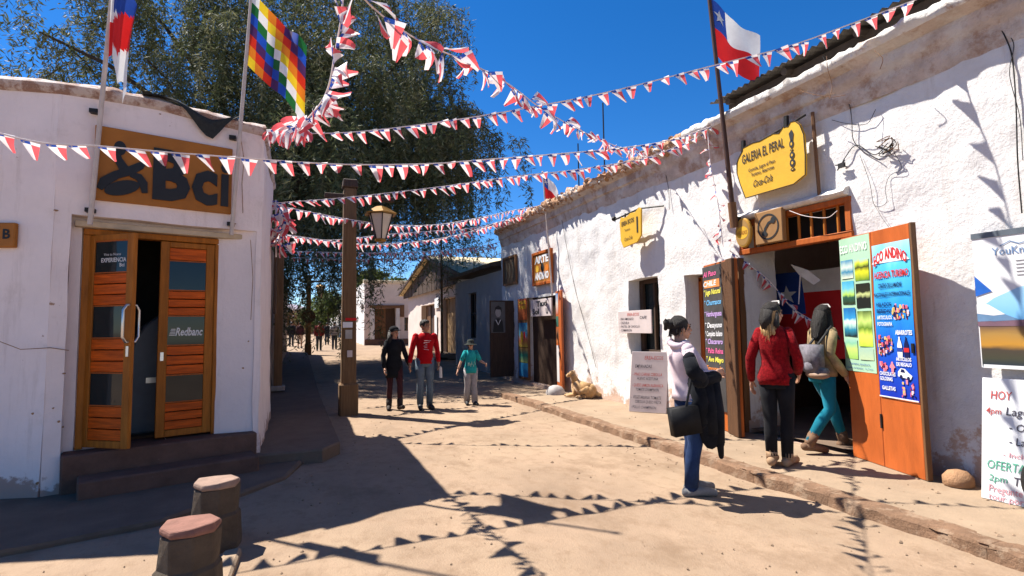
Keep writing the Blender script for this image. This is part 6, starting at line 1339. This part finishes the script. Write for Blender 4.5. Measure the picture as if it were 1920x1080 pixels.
w3.hair(M_hair, [('l', [(0, -.06, .03), (0, -.11, -.10), (.0, -.13, -.24), (.01, -.13, -.33)], (.08, .085, .075, .03)), ('l', [(.07, -.02, 0), (.085, -.04, -.14), (.08, -.03, -.26)], (.03, .04, .02)), ('l', [(-.07, -.02, 0), (-.085, -.04, -.14), (-.08, -.03, -.26)], (.03, .04, .02))], wr=.010)
strands(w3, 'hair_strands', M_hair, 90, .34, seed=7, back=-.125)
mb = MB(); P = w3.P; mb.box(P((.10, -.20, 1.10)), (.24, .12, .28)); mb.ell(P((.10, -.20, .98)), (.13, .09, .08), None, 12); mb.ell(P((.13, -.16, .94)), (.15, .10, .06), None, 12); w3.part('backpack', mb, clothmat('grey_canvas', (.14, .13, .145), .5, vs=14), .016, .012, 16, (11, 11, 11))
mb = MB(); mb.ell(P((.15, -.17, .90)), (.15, .10, .045), None, 12); w3.part('backpack_base', mb, mat('tan_leather', (.24, .15, .10), .6, .2), .004, .012, 1)
for sx in (.03, .16): o = put('strap', MB().tube([P((sx, -.15, .98)), P((sx+.01, -.16, 1.25)), P(Vector((sx, -.02, 1.45))+w3.lean), P((sx, .13, 1.30))], .014, 6).mesh('strap', smooth=60), w3.t); o.data.materials.append(M_black)
o = put('hair_band', MB().tube([w3.hd((-.08, .0, .09)), w3.hd((-.04, .03, .125)), w3.hd((.04, .03, .125)), w3.hd((.08, .0, .09))], .008, 6).mesh('hair_band', smooth=60), w3.t); o.data.materials.append(mat('pale_plastic', (.5, .48, .45), .3))

# --- the three walking towards us
wp = at_z(739, 768, 0); w4 = Human('woman in black cap, long black top and maroon leggings walking hand in hand', wp, (-.05, -1, 0), 1.57,
    dict(LE=(-.23, .0, 1.12), LW=(-.30, .07, .90), RE=(.22, -.03, 1.10), RW=(.21, .08, .86), RA=(.10, -.05, .085), LA=(-.10, .16, .10), LK=(-.10, .13, .50), LT=(-.13, .32, .10)), voxel=.014, yaw=.55)
w4.build_body(.7); w4.trousers(clothmat('maroon_leggings', (.05, .018, .02), .3), 'leggings', .95, .008); w4.shoes(mat('dark_boot', (.03, .02, .016), .7, .2, 20), .012, .28)
w4.top(clothmat('black_jersey', (.012, .013, .015), .3), 'long_top', .66, .97, .026, .02, .008); w4.hair(M_hair, [('l', [(-.05, -.06, .0), (-.08, -.06, -.15), (-.07, -.03, -.28)], (.06, .06, .03)), ('l', [(.05, -.06, .0), (.08, -.05, -.15), (.09, .0, -.30)], (.06, .06, .03)), ('e', (0, -.07, -.06), (.08, .05, .1))])
mb = MB(); mb.ell(w4.hd((0, -.015, .062)), (.088, .10, .072), w4.hm, 16); mb.ell(w4.hd((0, .10, .048)), (.075, .075, .012), w4.hm, 12); w4.part('cap', mb, clothmat('black_cap', (.014, .014, .016), .3), .001, .011)
wp = at_z(797, 766, 0); w5 = Human('man in a red long sleeved top with white print and grey blue jeans', wp, (-.05, -1, 0), 1.70,
    dict(RE=(.25, .0, 1.12), RW=(.30, .07, .88), LE=(-.25, -.05, 1.12), LW=(-.25, .06, .87)), voxel=.014, female=False, yaw=.65, skin=M_skin2)
w5.build_body(.7); w5.trousers(clothmat('grey_denim', (.10, .13, .16), .25, vs=5), 'jeans', .97, .02, .008, .009); w5.shoes(mat('black_shoe', (.02, .02, .022), .6, .2), .012); w5.top(clothmat('red_cotton', lin(150, 14, 22), .15), 'shirt', .86, .95, .017, .006, .009)
w5.hair(M_hair, [('e', (0, .03, .075), (.07, .06, .045))])
mb = MB()
for i, (z, w_) in enumerate(((1.30, .13), (1.265, .15), (1.235, .10), (1.20, .15), (1.165, .13), (1.13, .15))): mb.tube([w5.P((-.03-w_/2*math.cos(i), .155-.02*abs(math.cos(i))**2, z+.012*math.sin(i*2))), w5.P((-.02, .158, z)), w5.P((-.03+w_/2, .150, z-.01*math.sin(i)))], .005, 5)
o = put('chest_print', mb.mesh('chest_print'), w5.t); o.data.materials.append(mat('print_grey_pink', (.45, .32, .34), .8)); o.location.y = -.012
mb = MB(); mb.tube([w5.P((-.285, .08, .78)), w5.P((-.29, .08, .58))], [.03, .034], 10); mb.tube([w5.P((-.285, .08, .80)), w5.P((-.285, .08, .78))], .014, 8); o = put('bottle', mb.mesh('bottle', smooth=40), w5.t); o.data.materials.append(mat('clear_plastic', (.5, .5, .5), .2))
wp = at_z(883, 758, 0); w6 = Human('child in a dark brimmed hat, teal t-shirt and grey trousers with arms held out', wp, (-.10, -1, 0), 1.27,
    dict(RE=(.27, .02, 1.14), RW=(.37, .10, .93), LE=(-.26, .05, 1.16), LW=(-.33, .26, 1.10), RA=(.10, -.06, .085), LA=(-.09, .08, .085), RK=(.10, .03, .49)), voxel=.012, yaw=-.1)
w6.build_body(.8); w6.trousers(clothmat('grey_jersey', (.26, .24, .24), .2), 'trousers', .98, .03, .012, .010); w6.shoes(mat('black_shoe', (.02, .02, .022), .6, .2), .014); w6.top(clothmat('teal_cotton', (.015, .24, .25), .2), 'shirt', .84, .42, .03, .012, .010)
mb = MB()
for i in range(9): mb.tube([w6.P((-.10+.024*i, .155, 1.10+.05*math.sin(i*1.9))), w6.P((-.09+.024*i, .157, 1.06+.05*math.sin(i*2.3)))], .006, 5)
o = put('chest_print', mb.mesh('chest_print'), w6.t); o.data.materials.append(mat('print_teal_pale', (.30, .42, .36), .8)); w6.hair(M_hair)
mb = MB(); rr = [[w6.hd((r*math.cos(2*math.pi*j/20), r*1.08*math.sin(2*math.pi*j/20)-.01, z)) for j in range(20)] for r, z in ((.17, .012), (.175, .018), (.105, .052), (.098, .10), (.08, .145), (.03, .158))]
mb.loft(rr); o = put('hat', mb.mesh('hat', smooth=60), w6.t); o.data.materials.append(clothmat('dark_hat', (.03, .035, .03), .3))
o = put('hat_string', MB().tube([w6.hd((-.08, .02, .0)), w6.hd((-.04, .07, -.12)), w6.hd((.04, .07, -.12)), w6.hd((.08, .02, .0))], .005, 5).mesh('hat_string'), w6.t); o.data.materials.append(M_black)
st = solo('toy_stick', MB().tube([Vector((0, 0, 0)), Vector((.16, -.03, -.03)), Vector((.34, -.05, -.06))], [.012, .011, .008], 6), 'small dark toy stick held in the raised hand of the child', 'toy', M_wood_dk, loc=wp+Vector((.20, -.16, .79)))

# --- strollers far down the street
def stroller(px, py, label, H, top_m, leg_m, away=True, shorts=False, seed=0):
    p = at_z(px, py, .30); h = Human(label, (p.x, p.y, gz(p.y)), (.05, 1 if away else -1, 0), H, dict(RA=(.09, .14, .1), LA=(-.09, -.14, .1), RW=(.23, -.05, .88), LW=(-.23, .12, .88)), voxel=.026, fingers=False, group='strollers far down the street', female=seed % 2 == 0)
    mb = MB(); h.torso(mb); h.head(mb)
    for q in 'RL': h.leg(mb, q); h.arm(mb, q); h.hand(mb, q); h.foot(mb, q)
    o = put('body', remesh(mb, .022, 1), h.t); o.data.materials.clear(); o.data.materials.append(M_skin2)
    h.trousers(leg_m, 'shorts' if shorts else 'trousers', .05 if shorts else .97, .022, 0, .004); h.top(top_m, 'jacket', .86, .95, .04, .01, .01); h.hair(M_hair); h.shoes(M_black, .012); return h
DK = clothmat('dark_coat', (.02, .02, .024), .3); DJ = clothmat('dark_jeans', (.03, .035, .05), .3)
stroller(546, 653, 'far stroller in dark clothes, leftmost of the group down the street', 1.66, DK, DJ, seed=1)
stroller(562, 655, 'far stroller in a dark top and pale shorts walking beside the leftmost one', 1.66, clothmat('maroon_coat', (.05, .02, .025), .3), clothmat('khaki', (.40, .30, .22), .2), shorts=True, seed=2)
stroller(598, 658, 'far stroller with a red and black backpack just right of the second lamp post', 1.68, clothmat('dark_red_coat', (.12, .02, .02), .5, vs=4), DJ, seed=3)
stroller(613, 650, 'slight far stroller in black between the red backpack and the striped jersey', 1.58, DK, DJ, seed=4)
sj = clothmat('striped_jersey', (.05, .05, .055), .3); stroller(627, 656, 'far stroller in a dark jersey with pale stripes beside the near lamp post', 1.66, sj, DJ, seed=5)
nt = sj.node_tree; wv = nt.nodes.new('ShaderNodeTexWave'); wv.bands_direction = 'Z'; wv.inputs['Scale'].default_value = 3.6; tcn = [n for n in nt.nodes if n.type == 'TEX_COORD'][0]; nt.links.new(tcn.outputs['Object'], wv.inputs['Vector']); crp = nt.nodes.new('ShaderNodeValToRGB'); crp.color_ramp.elements[0].position = .62; crp.color_ramp.elements[0].color = (.02, .02, .025, 1); crp.color_ramp.elements[1].position = .68; crp.color_ramp.elements[1].color = (.45, .43, .42, 1); nt.links.new(wv.outputs['Fac'], crp.inputs[0]); nt.links.new(crp.outputs[0], nt.nodes['Principled BSDF'].inputs['Base Color'])

# --- the dog lying on the pavement
dp = Vector((5.33, 9.62, SW+.01)); dg = thing('lying_dog', 'golden tan dog lying on the pavement against the white wall with its head up', 'dog', dp); dg.rotation_euler = (0, 0, math.atan2(.80, .60))   # local +Y is ahead
dg.rotation_euler = (0, 0, math.atan2(.50, .86)); dg.scale = (.80, .76, 1.0)
mb = MB(); E_ = mb.ell; Lm = mb.limb
Lm([(0, -.30, .15), (0, -.05, .17), (0, .16, .22)], [.145, .150, .135], 16); E_((.07, -.27, .12), (.10, .16, .13), None, 12); E_((-.07, -.27, .12), (.10, .16, .13), None, 12); E_((0, .17, .20), (.125, .13, .17), None, 14)
Lm([(0, .18, .30), (0, .23, .38), (0, .26, .44)], [.105, .088, .075], 12); E_((0, .28, .465), (.075, .088, .072), None, 14); Lm([(0, .34, .45), (0, .42, .425), (0, .445, .42)], [.052, .038, .030], 10)
for sx in (-1, 1):
    Lm([(sx*.085, .16, .16), (sx*.10, .17, .05), (sx*.085, .30, .035), (sx*.08, .42, .03)], [.060, .045, .036, .034], 10); E_((sx*.08, .44, .028), (.038, .05, .028), None, 10)
    for i in (-1, 0, 1): E_((sx*.08+i*.02, .478, .02), (.011, .018, .016), None, 8)
    Lm([(sx*.12, -.25, .16), (sx*.17, -.08, .12), (sx*.15, -.2, .04), (sx*.16, -.02, .03)], [.09, .06, .04, .032], 10); E_((sx*.16, .02, .026), (.034, .05, .026), None, 8)
    Lm([(sx*.062, .26, .51), (sx*.088, .275, .46), (sx*.085, .285, .40)], [.024, .032, .016], 8)
Lm([(.02, -.42, .10), (.14, -.52, .05), (.26, -.46, .035), (.33, -.36, .03)], [.045, .042, .036, .018], 10)
o = put('body', remesh(mb, .011, 2, .006, (22, 22, 22)), dg); o.data.materials.clear(); o.data.materials.append(mat('golden_fur', (.33, .16, .045), .9, .1, 3.5, .006, 130, col2=(.52, .33, .15), sheen=.3))
o = put('nose', MB().ell((0, .468, .432), (.019, .014, .014), None, 8).mesh('nose', smooth=60), dg); o.data.materials.append(M_black)
for sx in (-1, 1): o = put('eye', MB().ell((sx*.036, .346, .487), (.010, .008, .010), None, 8).mesh('eye', smooth=60), dg); o.data.materials.append(M_black)
#MORE
